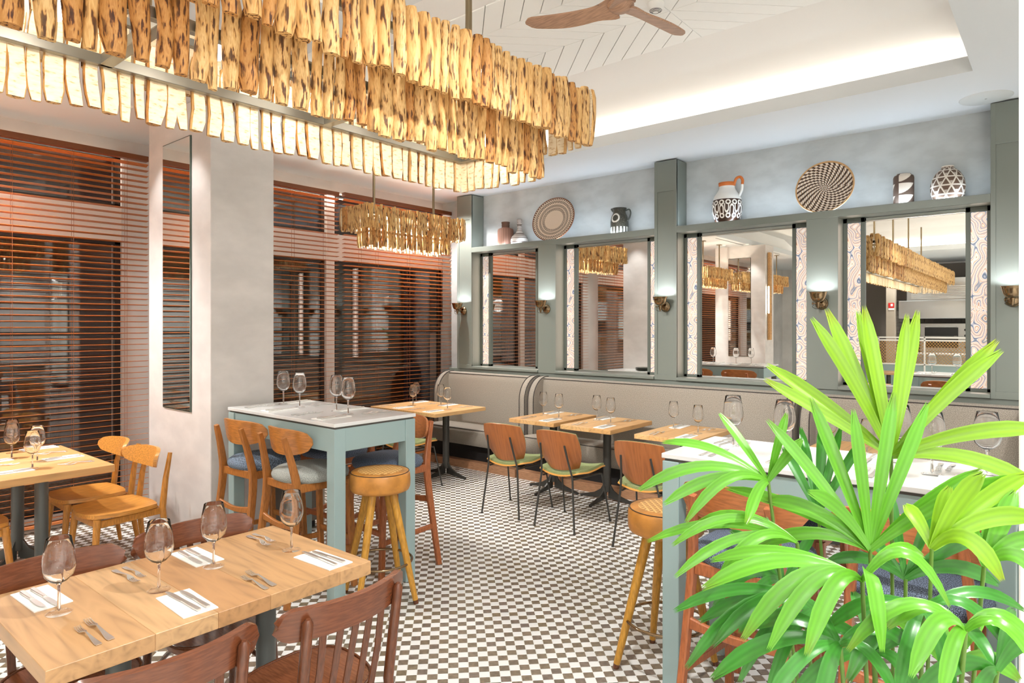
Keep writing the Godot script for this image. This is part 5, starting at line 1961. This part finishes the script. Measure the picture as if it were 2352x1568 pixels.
func setting(at: Vector3, turn: float, seat: String):
	# -z leads away from the sitter; forks on the left, napkin and knives on the right
	var t := Transform3D(Basis(Vector3.UP, turn), at)
	var j := rng.randf_range(-0.05, 0.05)
	var n := put(self, "paper_napkin", napkin_mesh, t * Transform3D(Basis(Vector3.UP, rng.randf_range(-0.05, 0.05)), Vector3(0.145, 0, -0.152)))
	tag(n, "folded white napkin, %s" % seat, "napkin", "folded white napkins")
	for i in 2:
		var o := Node3D.new()
		o.name = numbered("table_knife")
		add_child(o)
		o.transform = t * Transform3D(Basis(Vector3.UP, j + rng.randf_range(-0.04, 0.04)), Vector3(0.138 + 0.034 * i, 0.0043, -0.165 + 0.012 * i))
		tag(o, "%s knife on the napkin, %s" % ["long" if i == 0 else "shorter", seat], "knife", "silver table knives")
		put(o, "handle", knife_meshes[i][0])
		put(o, "blade", knife_meshes[i][1])
		var f := put(self, "table_fork", fork_meshes[i], t * Transform3D(Basis(Vector3.UP, j + rng.randf_range(-0.06, 0.06)), Vector3(-0.115 - 0.036 * i, 0.0, -0.16 + 0.02 * i)))
		tag(f, "%s fork, %s" % ["large" if i == 0 else "small", seat], "fork", "silver table forks")

# fronds of the palm: leaf material, hub, foot of the stalk, leaflets as tip x, y, z, sag, width
const FRONDS := [
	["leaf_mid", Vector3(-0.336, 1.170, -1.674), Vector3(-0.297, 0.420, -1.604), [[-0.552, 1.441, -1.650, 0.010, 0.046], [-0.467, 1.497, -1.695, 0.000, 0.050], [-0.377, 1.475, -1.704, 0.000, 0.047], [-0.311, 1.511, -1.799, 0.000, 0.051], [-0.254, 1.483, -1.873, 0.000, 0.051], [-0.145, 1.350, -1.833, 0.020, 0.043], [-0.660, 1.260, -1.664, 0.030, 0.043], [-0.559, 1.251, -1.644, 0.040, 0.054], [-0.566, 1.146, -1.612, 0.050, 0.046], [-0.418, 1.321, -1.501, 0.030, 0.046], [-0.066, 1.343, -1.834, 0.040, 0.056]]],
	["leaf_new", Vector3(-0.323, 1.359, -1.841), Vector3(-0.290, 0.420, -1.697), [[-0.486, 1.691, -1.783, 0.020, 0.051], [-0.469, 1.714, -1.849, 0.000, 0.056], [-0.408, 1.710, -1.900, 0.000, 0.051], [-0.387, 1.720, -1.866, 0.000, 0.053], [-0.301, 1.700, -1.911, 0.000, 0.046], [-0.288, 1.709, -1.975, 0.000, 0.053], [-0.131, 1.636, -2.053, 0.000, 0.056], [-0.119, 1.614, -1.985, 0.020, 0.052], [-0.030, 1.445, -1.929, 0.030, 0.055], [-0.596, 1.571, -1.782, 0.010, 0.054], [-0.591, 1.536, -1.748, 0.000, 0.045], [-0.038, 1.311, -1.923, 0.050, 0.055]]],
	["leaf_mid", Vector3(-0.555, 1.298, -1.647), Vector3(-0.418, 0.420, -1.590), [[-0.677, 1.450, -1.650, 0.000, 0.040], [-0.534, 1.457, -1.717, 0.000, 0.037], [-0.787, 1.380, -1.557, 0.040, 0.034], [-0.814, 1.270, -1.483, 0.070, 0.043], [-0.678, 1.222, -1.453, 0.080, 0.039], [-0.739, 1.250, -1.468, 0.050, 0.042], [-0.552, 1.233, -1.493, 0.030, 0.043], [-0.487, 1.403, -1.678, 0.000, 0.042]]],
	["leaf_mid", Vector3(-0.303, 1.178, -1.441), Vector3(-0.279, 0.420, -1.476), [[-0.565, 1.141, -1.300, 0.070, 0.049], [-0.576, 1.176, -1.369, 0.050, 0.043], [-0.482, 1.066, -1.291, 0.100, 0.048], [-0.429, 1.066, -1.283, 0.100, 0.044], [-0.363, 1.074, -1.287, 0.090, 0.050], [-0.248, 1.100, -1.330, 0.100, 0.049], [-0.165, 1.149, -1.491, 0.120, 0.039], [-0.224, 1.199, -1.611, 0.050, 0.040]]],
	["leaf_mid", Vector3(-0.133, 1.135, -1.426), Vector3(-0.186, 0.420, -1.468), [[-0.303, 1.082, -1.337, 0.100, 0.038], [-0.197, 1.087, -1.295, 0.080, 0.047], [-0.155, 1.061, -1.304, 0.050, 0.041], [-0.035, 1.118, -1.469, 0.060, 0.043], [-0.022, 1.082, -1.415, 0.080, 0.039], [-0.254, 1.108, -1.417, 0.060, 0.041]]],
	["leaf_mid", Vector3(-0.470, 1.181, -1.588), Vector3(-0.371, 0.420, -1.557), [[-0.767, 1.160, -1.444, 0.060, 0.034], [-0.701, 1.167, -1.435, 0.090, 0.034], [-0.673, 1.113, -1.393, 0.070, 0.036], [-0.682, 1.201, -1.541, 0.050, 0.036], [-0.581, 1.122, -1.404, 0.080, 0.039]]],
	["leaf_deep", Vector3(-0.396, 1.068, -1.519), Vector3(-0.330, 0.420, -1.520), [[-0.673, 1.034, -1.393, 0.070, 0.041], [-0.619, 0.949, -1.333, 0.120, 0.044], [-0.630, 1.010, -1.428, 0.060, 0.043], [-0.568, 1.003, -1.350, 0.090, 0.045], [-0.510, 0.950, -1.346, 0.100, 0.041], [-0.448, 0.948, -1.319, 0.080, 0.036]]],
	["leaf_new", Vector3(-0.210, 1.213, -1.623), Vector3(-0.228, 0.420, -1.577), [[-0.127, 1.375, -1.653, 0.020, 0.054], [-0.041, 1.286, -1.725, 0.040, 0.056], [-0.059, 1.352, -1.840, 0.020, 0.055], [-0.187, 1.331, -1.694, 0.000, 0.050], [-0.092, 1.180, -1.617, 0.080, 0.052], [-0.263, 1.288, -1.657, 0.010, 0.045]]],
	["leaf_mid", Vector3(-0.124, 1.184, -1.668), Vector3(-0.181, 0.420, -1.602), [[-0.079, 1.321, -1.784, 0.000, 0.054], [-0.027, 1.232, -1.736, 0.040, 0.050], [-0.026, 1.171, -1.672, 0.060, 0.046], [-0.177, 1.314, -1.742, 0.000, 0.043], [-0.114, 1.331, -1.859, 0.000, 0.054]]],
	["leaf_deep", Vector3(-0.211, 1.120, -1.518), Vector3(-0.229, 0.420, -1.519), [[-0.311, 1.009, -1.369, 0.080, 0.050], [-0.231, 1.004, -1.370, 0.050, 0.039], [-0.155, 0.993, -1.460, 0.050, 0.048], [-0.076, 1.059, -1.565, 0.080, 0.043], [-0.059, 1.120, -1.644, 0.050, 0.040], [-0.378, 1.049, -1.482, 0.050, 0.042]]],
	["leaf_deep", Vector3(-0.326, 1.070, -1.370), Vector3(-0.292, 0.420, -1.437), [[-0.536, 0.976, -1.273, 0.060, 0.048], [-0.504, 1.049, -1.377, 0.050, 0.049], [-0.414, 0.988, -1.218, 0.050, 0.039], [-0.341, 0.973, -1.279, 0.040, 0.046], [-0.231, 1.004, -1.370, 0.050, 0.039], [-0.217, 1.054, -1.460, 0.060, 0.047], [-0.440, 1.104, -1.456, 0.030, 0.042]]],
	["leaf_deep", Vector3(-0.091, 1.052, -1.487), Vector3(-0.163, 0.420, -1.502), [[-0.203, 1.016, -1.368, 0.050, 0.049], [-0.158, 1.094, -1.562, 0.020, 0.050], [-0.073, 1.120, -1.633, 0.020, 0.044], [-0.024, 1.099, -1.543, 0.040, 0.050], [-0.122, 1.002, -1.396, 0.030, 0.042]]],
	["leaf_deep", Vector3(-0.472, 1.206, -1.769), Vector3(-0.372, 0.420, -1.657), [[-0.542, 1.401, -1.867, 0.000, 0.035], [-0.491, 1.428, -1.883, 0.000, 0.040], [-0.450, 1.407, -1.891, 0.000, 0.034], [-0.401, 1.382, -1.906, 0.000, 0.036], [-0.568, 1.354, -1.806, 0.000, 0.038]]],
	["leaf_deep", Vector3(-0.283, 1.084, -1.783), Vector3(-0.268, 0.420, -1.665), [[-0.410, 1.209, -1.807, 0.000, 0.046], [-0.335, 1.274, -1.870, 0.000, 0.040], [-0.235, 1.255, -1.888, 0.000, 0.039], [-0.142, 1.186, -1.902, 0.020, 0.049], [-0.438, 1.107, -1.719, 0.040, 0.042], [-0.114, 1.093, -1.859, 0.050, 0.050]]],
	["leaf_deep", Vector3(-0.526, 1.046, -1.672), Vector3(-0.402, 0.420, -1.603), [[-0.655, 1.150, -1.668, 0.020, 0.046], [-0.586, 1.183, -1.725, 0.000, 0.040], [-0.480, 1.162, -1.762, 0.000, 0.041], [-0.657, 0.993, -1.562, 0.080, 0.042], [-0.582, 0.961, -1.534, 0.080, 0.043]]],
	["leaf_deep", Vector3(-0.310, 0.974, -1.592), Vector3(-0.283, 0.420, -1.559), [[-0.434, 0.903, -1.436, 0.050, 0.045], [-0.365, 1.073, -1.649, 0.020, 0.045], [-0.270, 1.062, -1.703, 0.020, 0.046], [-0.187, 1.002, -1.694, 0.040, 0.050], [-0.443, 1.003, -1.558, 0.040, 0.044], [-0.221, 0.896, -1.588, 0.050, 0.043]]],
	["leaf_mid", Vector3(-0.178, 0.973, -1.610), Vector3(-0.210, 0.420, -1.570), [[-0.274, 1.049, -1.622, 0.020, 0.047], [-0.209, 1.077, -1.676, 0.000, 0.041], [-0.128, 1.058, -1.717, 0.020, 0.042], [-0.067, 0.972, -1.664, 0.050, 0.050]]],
]

# ---------------------------------------------------------------- the palm in the foreground
func leaflet(hub: Vector3, tip: Vector3, sag: float, w: float, face: Vector3, m: Material, phase: float) -> ArrayMesh:
	var n := 9
	var len_ := hub.distance_to(tip)
	var ctrl := hub.lerp(tip, 0.5) + Vector3(0, sag * 1.2 + 0.01, 0)
	var pts := []
	for i in n + 1:
		var t := float(i) / n
		pts.append(hub.lerp(ctrl, t).lerp(ctrl.lerp(tip, t), t))
	var s := st()
	s.set_smooth_group(1)
	var rows := []
	for i in n + 1:
		var t := float(i) / n
		var d: Vector3 = (pts[mini(i + 1, n)] - pts[maxi(i - 1, 0)]).normalized()
		var side := d.cross(face).normalized()
		var up := side.cross(d).normalized()
		var ww := w * (0.16 + 0.84 * pow(sin(PI * clampf(0.06 + t * 0.62, 0.0, 1.0)), 0.9)) * (1.0 if t < 0.85 else lerpf(1.0, 0.3, (t - 0.85) / 0.15)) * 0.5
		var row := []
		for k in 7:
			var q := (k - 3) / 3.0
			var lift := 0.16 * absf(q) + (0.03 if k % 2 == 1 else -0.02)
			row.append(pts[i] + side * (q * ww) + up * (lift * ww) + (d * (len_ * 0.035 * (1.0 if k % 2 == 0 else -0.4)) if i == n else Vector3.ZERO))
		rows.append(row)
	for i in n:
		for k in 6:
			var q := [[i, k], [i + 1, k], [i + 1, k + 1], [i, k + 1]]
			for e in [0, 1, 2, 0, 2, 3]:
				var kk: int = q[e][1]
				var t := float(q[e][0]) / n
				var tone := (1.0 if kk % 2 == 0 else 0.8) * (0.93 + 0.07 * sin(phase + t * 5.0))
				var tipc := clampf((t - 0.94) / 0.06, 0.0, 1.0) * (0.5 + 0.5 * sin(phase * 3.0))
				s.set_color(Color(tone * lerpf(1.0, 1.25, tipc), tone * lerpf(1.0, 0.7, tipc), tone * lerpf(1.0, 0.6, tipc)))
				s.add_vertex(rows[q[e][0]][kk])
	return make(s, m)

func build_plant():
	var t := thing("lady_palm", "bright green lady palm with fan leaves filling the lower right foreground", "plant")
	var n := 0
	for f in FRONDS:
		var hub: Vector3 = f[1]
		var foot: Vector3 = f[2]
		var s := st()
		var mid := foot.lerp(hub, 0.55) + Vector3(0.0, -0.02, 0.0)
		tube(s, curve([foot, mid, hub], 5), 0.0042, 6)
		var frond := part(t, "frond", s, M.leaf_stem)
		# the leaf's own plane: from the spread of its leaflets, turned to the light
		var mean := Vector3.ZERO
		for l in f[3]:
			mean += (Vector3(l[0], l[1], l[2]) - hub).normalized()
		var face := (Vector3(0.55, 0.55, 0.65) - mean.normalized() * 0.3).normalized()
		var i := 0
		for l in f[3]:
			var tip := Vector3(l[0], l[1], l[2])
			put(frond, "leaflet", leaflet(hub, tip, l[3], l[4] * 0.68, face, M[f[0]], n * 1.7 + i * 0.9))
			i += 1
		n += 1
	var s := st()
	for c in [[-0.27, -1.52], [-0.22, -1.44], [-0.34, -1.47], [-0.17, -1.55], [-0.3, -1.6]]:
		tube(s, [Vector3(c[0], 0.36, c[1]), Vector3(c[0] + 0.02, 0.6, c[1] - 0.01), Vector3(c[0] + 0.03, 0.85, c[1])], [0.013, 0.012, 0.009], 8)
	part(t, "cane_stem", s, M.cane_stem)
	var p := thing("plant_pot", "grey planter holding the palm, below the picture's edge", "pot", Vector3(-0.25, 0, -1.51))
	s = st()
	lathe(s, [Vector2(0, 0), Vector2(0.19, 0), Vector2(0.2, 0.01), Vector2(0.24, 0.4), Vector2(0.245, 0.41), Vector2(0.225, 0.41), Vector2(0.22, 0.36)], 32)
	part(p, "pot_body", s, M.pot)
	s = st()
	lathe(s, [Vector2(0.222, 0.355), Vector2(0.1, 0.365), Vector2(0, 0.368)], 24)
	part(p, "soil", s, M.soil)

# ---------------------------------------------------------------- fan, ceiling fittings, and what the mirrors show
func build_rest():
	var t := thing("ceiling_fan", "three-bladed wooden ceiling fan cut off by the top of the picture", "fan", Vector3(-1.955, 3.52, -3.316), 0.0)
	var dirs := [Vector2(-0.55, 0.19), Vector2(0.11, -0.57), Vector2(0.44, 0.38)]
	for d in dirs:
		var a := atan2(d.y, d.x)
		var s := st()
		xf = Transform3D(Basis(Vector3.UP, -a), Vector3.ZERO)
		var fn := func(u: float, v: float) -> Vector3:
			var q := (u + 1.0) / 2.0
			var w := 0.03 + 0.022 * sin(PI * q) + 0.05 * exp(-pow(q / 0.16, 2.0)) + 0.014 * q
			if q > 0.9:
				w *= sqrt(maxf(0.03, 1.0 - pow((q - 0.9) / 0.1, 2.0)))
			var off := 0.03 * sin(PI * q)
			return Vector3(0.02 + q * 0.56, -0.012 * sin(PI * q) - v * w * 0.32 * (1.0 - 0.4 * q), v * w + off)
		shell(s, fn, 22, 6, 0.011)
		xf = Transform3D()
		part(t, "blade", s, M.fan_wood)
	var s := st()
	lathe(s, [Vector2(0, -0.03), Vector2(0.05, -0.024), Vector2(0.078, 0.0), Vector2(0.075, 0.05), Vector2(0.05, 0.09), Vector2(0.03, 0.1), Vector2(0.03, 0.2), Vector2(0.07, 0.23), Vector2(0.07, 0.24)], 28)
	part(t, "motor_hub", s, M.fan_wood)
	t = thing("smoke_detector", "white round smoke detector with vents on the boarded ceiling", "smoke detector", Vector3(-2.0, TOP - 0.008, -3.83))
	s = st()
	lathe(s, [Vector2(0.0, -0.055), Vector2(0.02, -0.054), Vector2(0.033, -0.046), Vector2(0.04, -0.03), Vector2(0.052, -0.024), Vector2(0.055, 0.0)], 28)
	part(t, "detector_body", s, M.white_paint)
	for k in 4:
		s = st()
		var ring := []
		var r := 0.02 + 0.006 * k
		for i in 25:
			var a := TAU * i / 24.0
			ring.append(Vector3(cos(a) * r, -0.0545 + 0.0035 * k, sin(a) * r))
		tube(s, ring, 0.0016, 5, false)
		part(t, "vent_slot", s, M.black)
	t = thing("ceiling_speaker", "flat round white speaker grille in the soffit at upper right", "speaker", Vector3(-0.43, H, -5.93))
	s = st()
	lathe(s, [Vector2(0.0, -0.008), Vector2(0.158, -0.007), Vector2(0.163, -0.004), Vector2(0.165, 0.0)], 48)
	part(t, "grille", s, M.grille_white)
	s = st()
	bx(s, Vector3(0, -0.0085, 0), Vector3(0.014, 0.002, 0.004))
	part(t, "badge", s, M.plate_dark)
	# two thin air slots in the soffit, seen in the third mirror
	for z in [0.3, 2.6]:
		t = thing("air_slot", "thin dark air slot in the soffit along the windows, %s" % ("nearer the pier" if z < 1 else "farther back"), "air vent", Vector3(-4.95, H - 0.001, z), 0.0, "air slots in the soffit")
		s = st()
		bx(s, Vector3(-0.12, 0, 0), Vector3(0.02, 0.004, 1.4))
		part(t, "slot", s, M.black)
	t = thing("wooden_wall_light", "tall slim wooden wall light on the far pier, seen in the third mirror", "wall light", Vector3(-4.63, 1.39, 1.3))
	s = st()
	lohi(s, Vector3(-0.03, 0, -0.05), Vector3(0.03, 1.8, 0.05), 0.006)
	part(t, "wood_strip", s, M.oak_z)
	s = st()
	lohi(s, Vector3(-0.012, 0.55, -0.056), Vector3(0.012, 1.1, -0.05), 0.001)
	part(t, "light_slot", s, M.led)
	area(Vector3(-4.63, 2.215, 1.24), Vector2(0.024, 0.55), Vector3(0, 0, -1), 0.15, Color(1.0, 0.95, 0.87))
	# added drum lamps behind the camera, fill light for walls, blinds and palm
	var words := ["nearest the bar table", "beside the camera", "behind the camera", "farthest towards the kitchen"]
	for i in 4:
		var at := Vector3(1.2, 2.35, -0.6 + 1.5 * i)
		t = thing("added_drum_lamp", "added white drum fill lamp outside the picture, " + words[i], "pendant lamp", at, 0.0, "added drum fill lamps")
		s = st()
		lathe(s, [Vector2(0.0, -0.13), Vector2(0.2, -0.13), Vector2(0.2, -0.13), Vector2(0.21, 0.13), Vector2(0.21, 0.13), Vector2(0.0, 0.13)], 32)
		part(t, "lamp_shade", s, M.fill_lamp_glow)
		s = st()
		tube(s, [Vector3(0, 0.13, 0), Vector3(0, H - 2.35, 0)], 0.006, 6)
		part(t, "cable", s, M.black_metal)
		omni(at, 1.5, Color(1.0, 0.985, 0.965), 0.2)
	build_kitchen()

func build_kitchen():
	var s := st()
	var t := thing("kitchen_wall", "dark tiled kitchen wall reflected in the fourth mirror", "wall", Vector3(-1.5, 0, 7.9))
	lohi(s, Vector3(-3.4, 0, 0), Vector3(2.6, 3.3, 0.08))
	part(t, "wall_body", s, M.taupe)
	s = st()
	bx(s, Vector3.ZERO, Vector3(0.19, 0.095, 0.012), 0.004)
	var tile := make(s, M.kitchen_tile)
	var n := 0
	for r in 13:
		for c in 13:
			put(t, "tile", tile, Transform3D(Basis(), Vector3(-1.9 + c * 0.2 + (0.1 if r % 2 else 0.0), 1.1 + r * 0.103, -0.006)))
	t = thing("kitchen_pillar", "white tiled pillar with a red sign, reflected in the fourth mirror", "pillar", Vector3(-3.32, 0, 6.4))
	s = st()
	lohi(s, Vector3(-0.1, 0, -0.1), Vector3(0.1, 3.34, 0.1), 0.004)
	part(t, "pillar_body", s, M.taupe_light)
	t = thing("fire_sign", "small red fire equipment sign on the kitchen pillar, seen in the fourth mirror", "sign", Vector3(-3.3, 2.1, 6.295))
	s = st()
	bx(s, Vector3(0, 0.09, 0), Vector3(0.13, 0.13, 0.006))
	part(t, "red_plate", s, M.red_sign)
	s = st()
	bx(s, Vector3(0, 0.0, 0), Vector3(0.13, 0.04, 0.006))
	bx(s, Vector3(0.01, 0.1, -0.004), Vector3(0.05, 0.06, 0.003))
	part(t, "white_mark", s, M.white_paint)
	t = thing("extractor_hood", "stainless kitchen extractor hood reflected in the fourth mirror", "hood", Vector3(-1.9, 0, 6.9))
	s = st()
	lohi(s, Vector3(-1.25, 1.86, -0.55), Vector3(1.4, 2.3, 0.95), 0.01)
	part(t, "hood_skirt", s, M.steel)
	s = st()
	lohi(s, Vector3(-1.1, 2.3, -0.4), Vector3(1.4, 2.85, 0.95), 0.01)
	part(t, "hood_top", s, M.steel)
	for i in 9:
		s = st()
		bx(s, Vector3(0.1, 2.36 + 0.035 * i, -0.41), Vector3(2.2, 0.012, 0.02), 0.003)
		part(t, "louvre", s, M.silver)
	t = thing("rotisserie_oven", "steel oven with glass front and knobs under the hood, seen in the fourth mirror", "oven", Vector3(-2.2, 1.02, 7.1))
	s = st()
	lohi(s, Vector3(-0.55, 0, -0.3), Vector3(0.55, 0.72, 0.3), 0.008)
	part(t, "oven_body", s, M.steel)
	for y in [0.12, 0.4]:
		s = st()
		lohi(s, Vector3(-0.45, y, -0.315), Vector3(0.25, y + 0.22, -0.3), 0.004)
		part(t, "oven_window", s, M.black)
		s = st()
		tube(s, [Vector3(-0.42, y + 0.24, -0.34), Vector3(0.22, y + 0.24, -0.34)], 0.01, 8)
		part(t, "handle", s, M.silver)
	for k in 4:
		s = st()
		tube(s, [Vector3(0.4, 0.14 + 0.14 * k, -0.3), Vector3(0.4, 0.14 + 0.14 * k, -0.335)], 0.03, 12)
		part(t, "knob", s, M.black)
	t = thing("coffee_grinder", "small dark appliance on the kitchen counter, seen in the fourth mirror", "appliance", Vector3(-1.4, 1.02, 7.0))
	s = st()
	lohi(s, Vector3(-0.16, 0, -0.15), Vector3(0.16, 0.36, 0.15), 0.01)
	part(t, "appliance_body", s, M.black)
	s = st()
	lohi(s, Vector3(-0.1, 0.03, -0.16), Vector3(0.1, 0.18, -0.148), 0.003)
	part(t, "front_window", s, M.steel)
	s = st()
	xf = Transform3D(Basis(Vector3.RIGHT, PI / 2), Vector3(0, 0.26, -0.152))
	lathe(s, [Vector2(0.06, -0.004), Vector2(0.066, 0.0), Vector2(0.06, 0.004)], 24)
	xf = Transform3D()
	part(t, "oval_badge", s, M.white_paint)
	t = thing("kitchen_counter", "long steel kitchen counter reflected in the fourth mirror", "counter", Vector3(-1.5, 0, 6.9))
	s = st()
	lohi(s, Vector3(-1.6, 0, -0.55), Vector3(2.5, 0.98, 0.95), 0.004)
	part(t, "counter_body", s, M.steel)
	s = st()
	lohi(s, Vector3(-1.65, 0.98, -0.6), Vector3(2.5, 1.02, 0.98), 0.004)
	part(t, "counter_top", s, M.quartz)
	t = thing("glass_screen", "glass guard on the kitchen counter, seen in the fourth mirror", "glass screen", Vector3(-2.2, 1.02, 6.38))
	s = st()
	lohi(s, Vector3(-0.8, 0.1, -0.003), Vector3(1.2, 0.42, 0.003))
	part(t, "glass_pane", s, M.pane)
	s = st()
	tube(s, [Vector3(-0.8, 0, 0), Vector3(-0.8, 0.45, 0)], 0.015, 8)
	tube(s, [Vector3(1.2, 0, 0), Vector3(1.2, 0.45, 0)], 0.015, 8)
	tube(s, [Vector3(-0.8, 0.3, 0), Vector3(1.2, 0.3, 0)], 0.012, 8)
	part(t, "post_rail", s, M.white_paint)
	# white framed rattan screen with a bench behind it
	t = thing("rattan_screen", "low white-framed rattan lattice screen reflected in the fourth mirror", "screen", Vector3(-2.3, 0, 3.4))
	s = st()
	for y in [0.86, 1.36, 1.42]:
		lohi(s, Vector3(-1.6, y, -0.025), Vector3(1.9, y + 0.03, 0.025), 0.003)
	for x in [-1.6, -0.75, 0.1, 0.95, 1.87]:
		lohi(s, Vector3(x, 0.0, -0.025), Vector3(x + 0.03, 1.45, 0.025), 0.003)
	part(t, "white_frame", s, M.white_paint)
	s = st()
	var k := -1.6
	while k < 2.3:
		for d in [-1.0, 1.0]:
			var a := Vector3(clampf(k, -1.58, 1.88), 0.89, 0.004 * d)
			var b := Vector3(clampf(k + 0.4 * d, -1.58, 1.88), 1.36, 0.004 * d)
			if absf(a.x - b.x) > 0.05:
				bar(s, a, b, 0.008, 0.02, Vector3.BACK)
		k += 0.055
	part(t, "rattan_lattice", s, M.rattan).set_meta("kind", "stuff")
	s = st()
	lohi(s, Vector3(-1.57, 0.0, -0.012), Vector3(1.87, 0.86, 0.012))
	part(t, "lower_board", s, M.table_paint)
	t = thing("far_table", "wooden table before the rattan screen, seen in the fourth mirror", "table", Vector3(-2.0, 0, 2.6))
	s = st()
	lohi(s, Vector3(-1.0, 0.71, -0.35), Vector3(1.0, 0.75, 0.35), 0.003)
	part(t, "table_top", s, M.oak_a)
	s = st()
	for x in [-0.7, 0.7]:
		tube(s, [Vector3(x, 0.0, 0), Vector3(x, 0.71, 0)], 0.04, 12)
		bx(s, Vector3(x, 0.01, 0), Vector3(0.45, 0.02, 0.45), 0.004)
	part(t, "pedestal", s, M.black_metal)
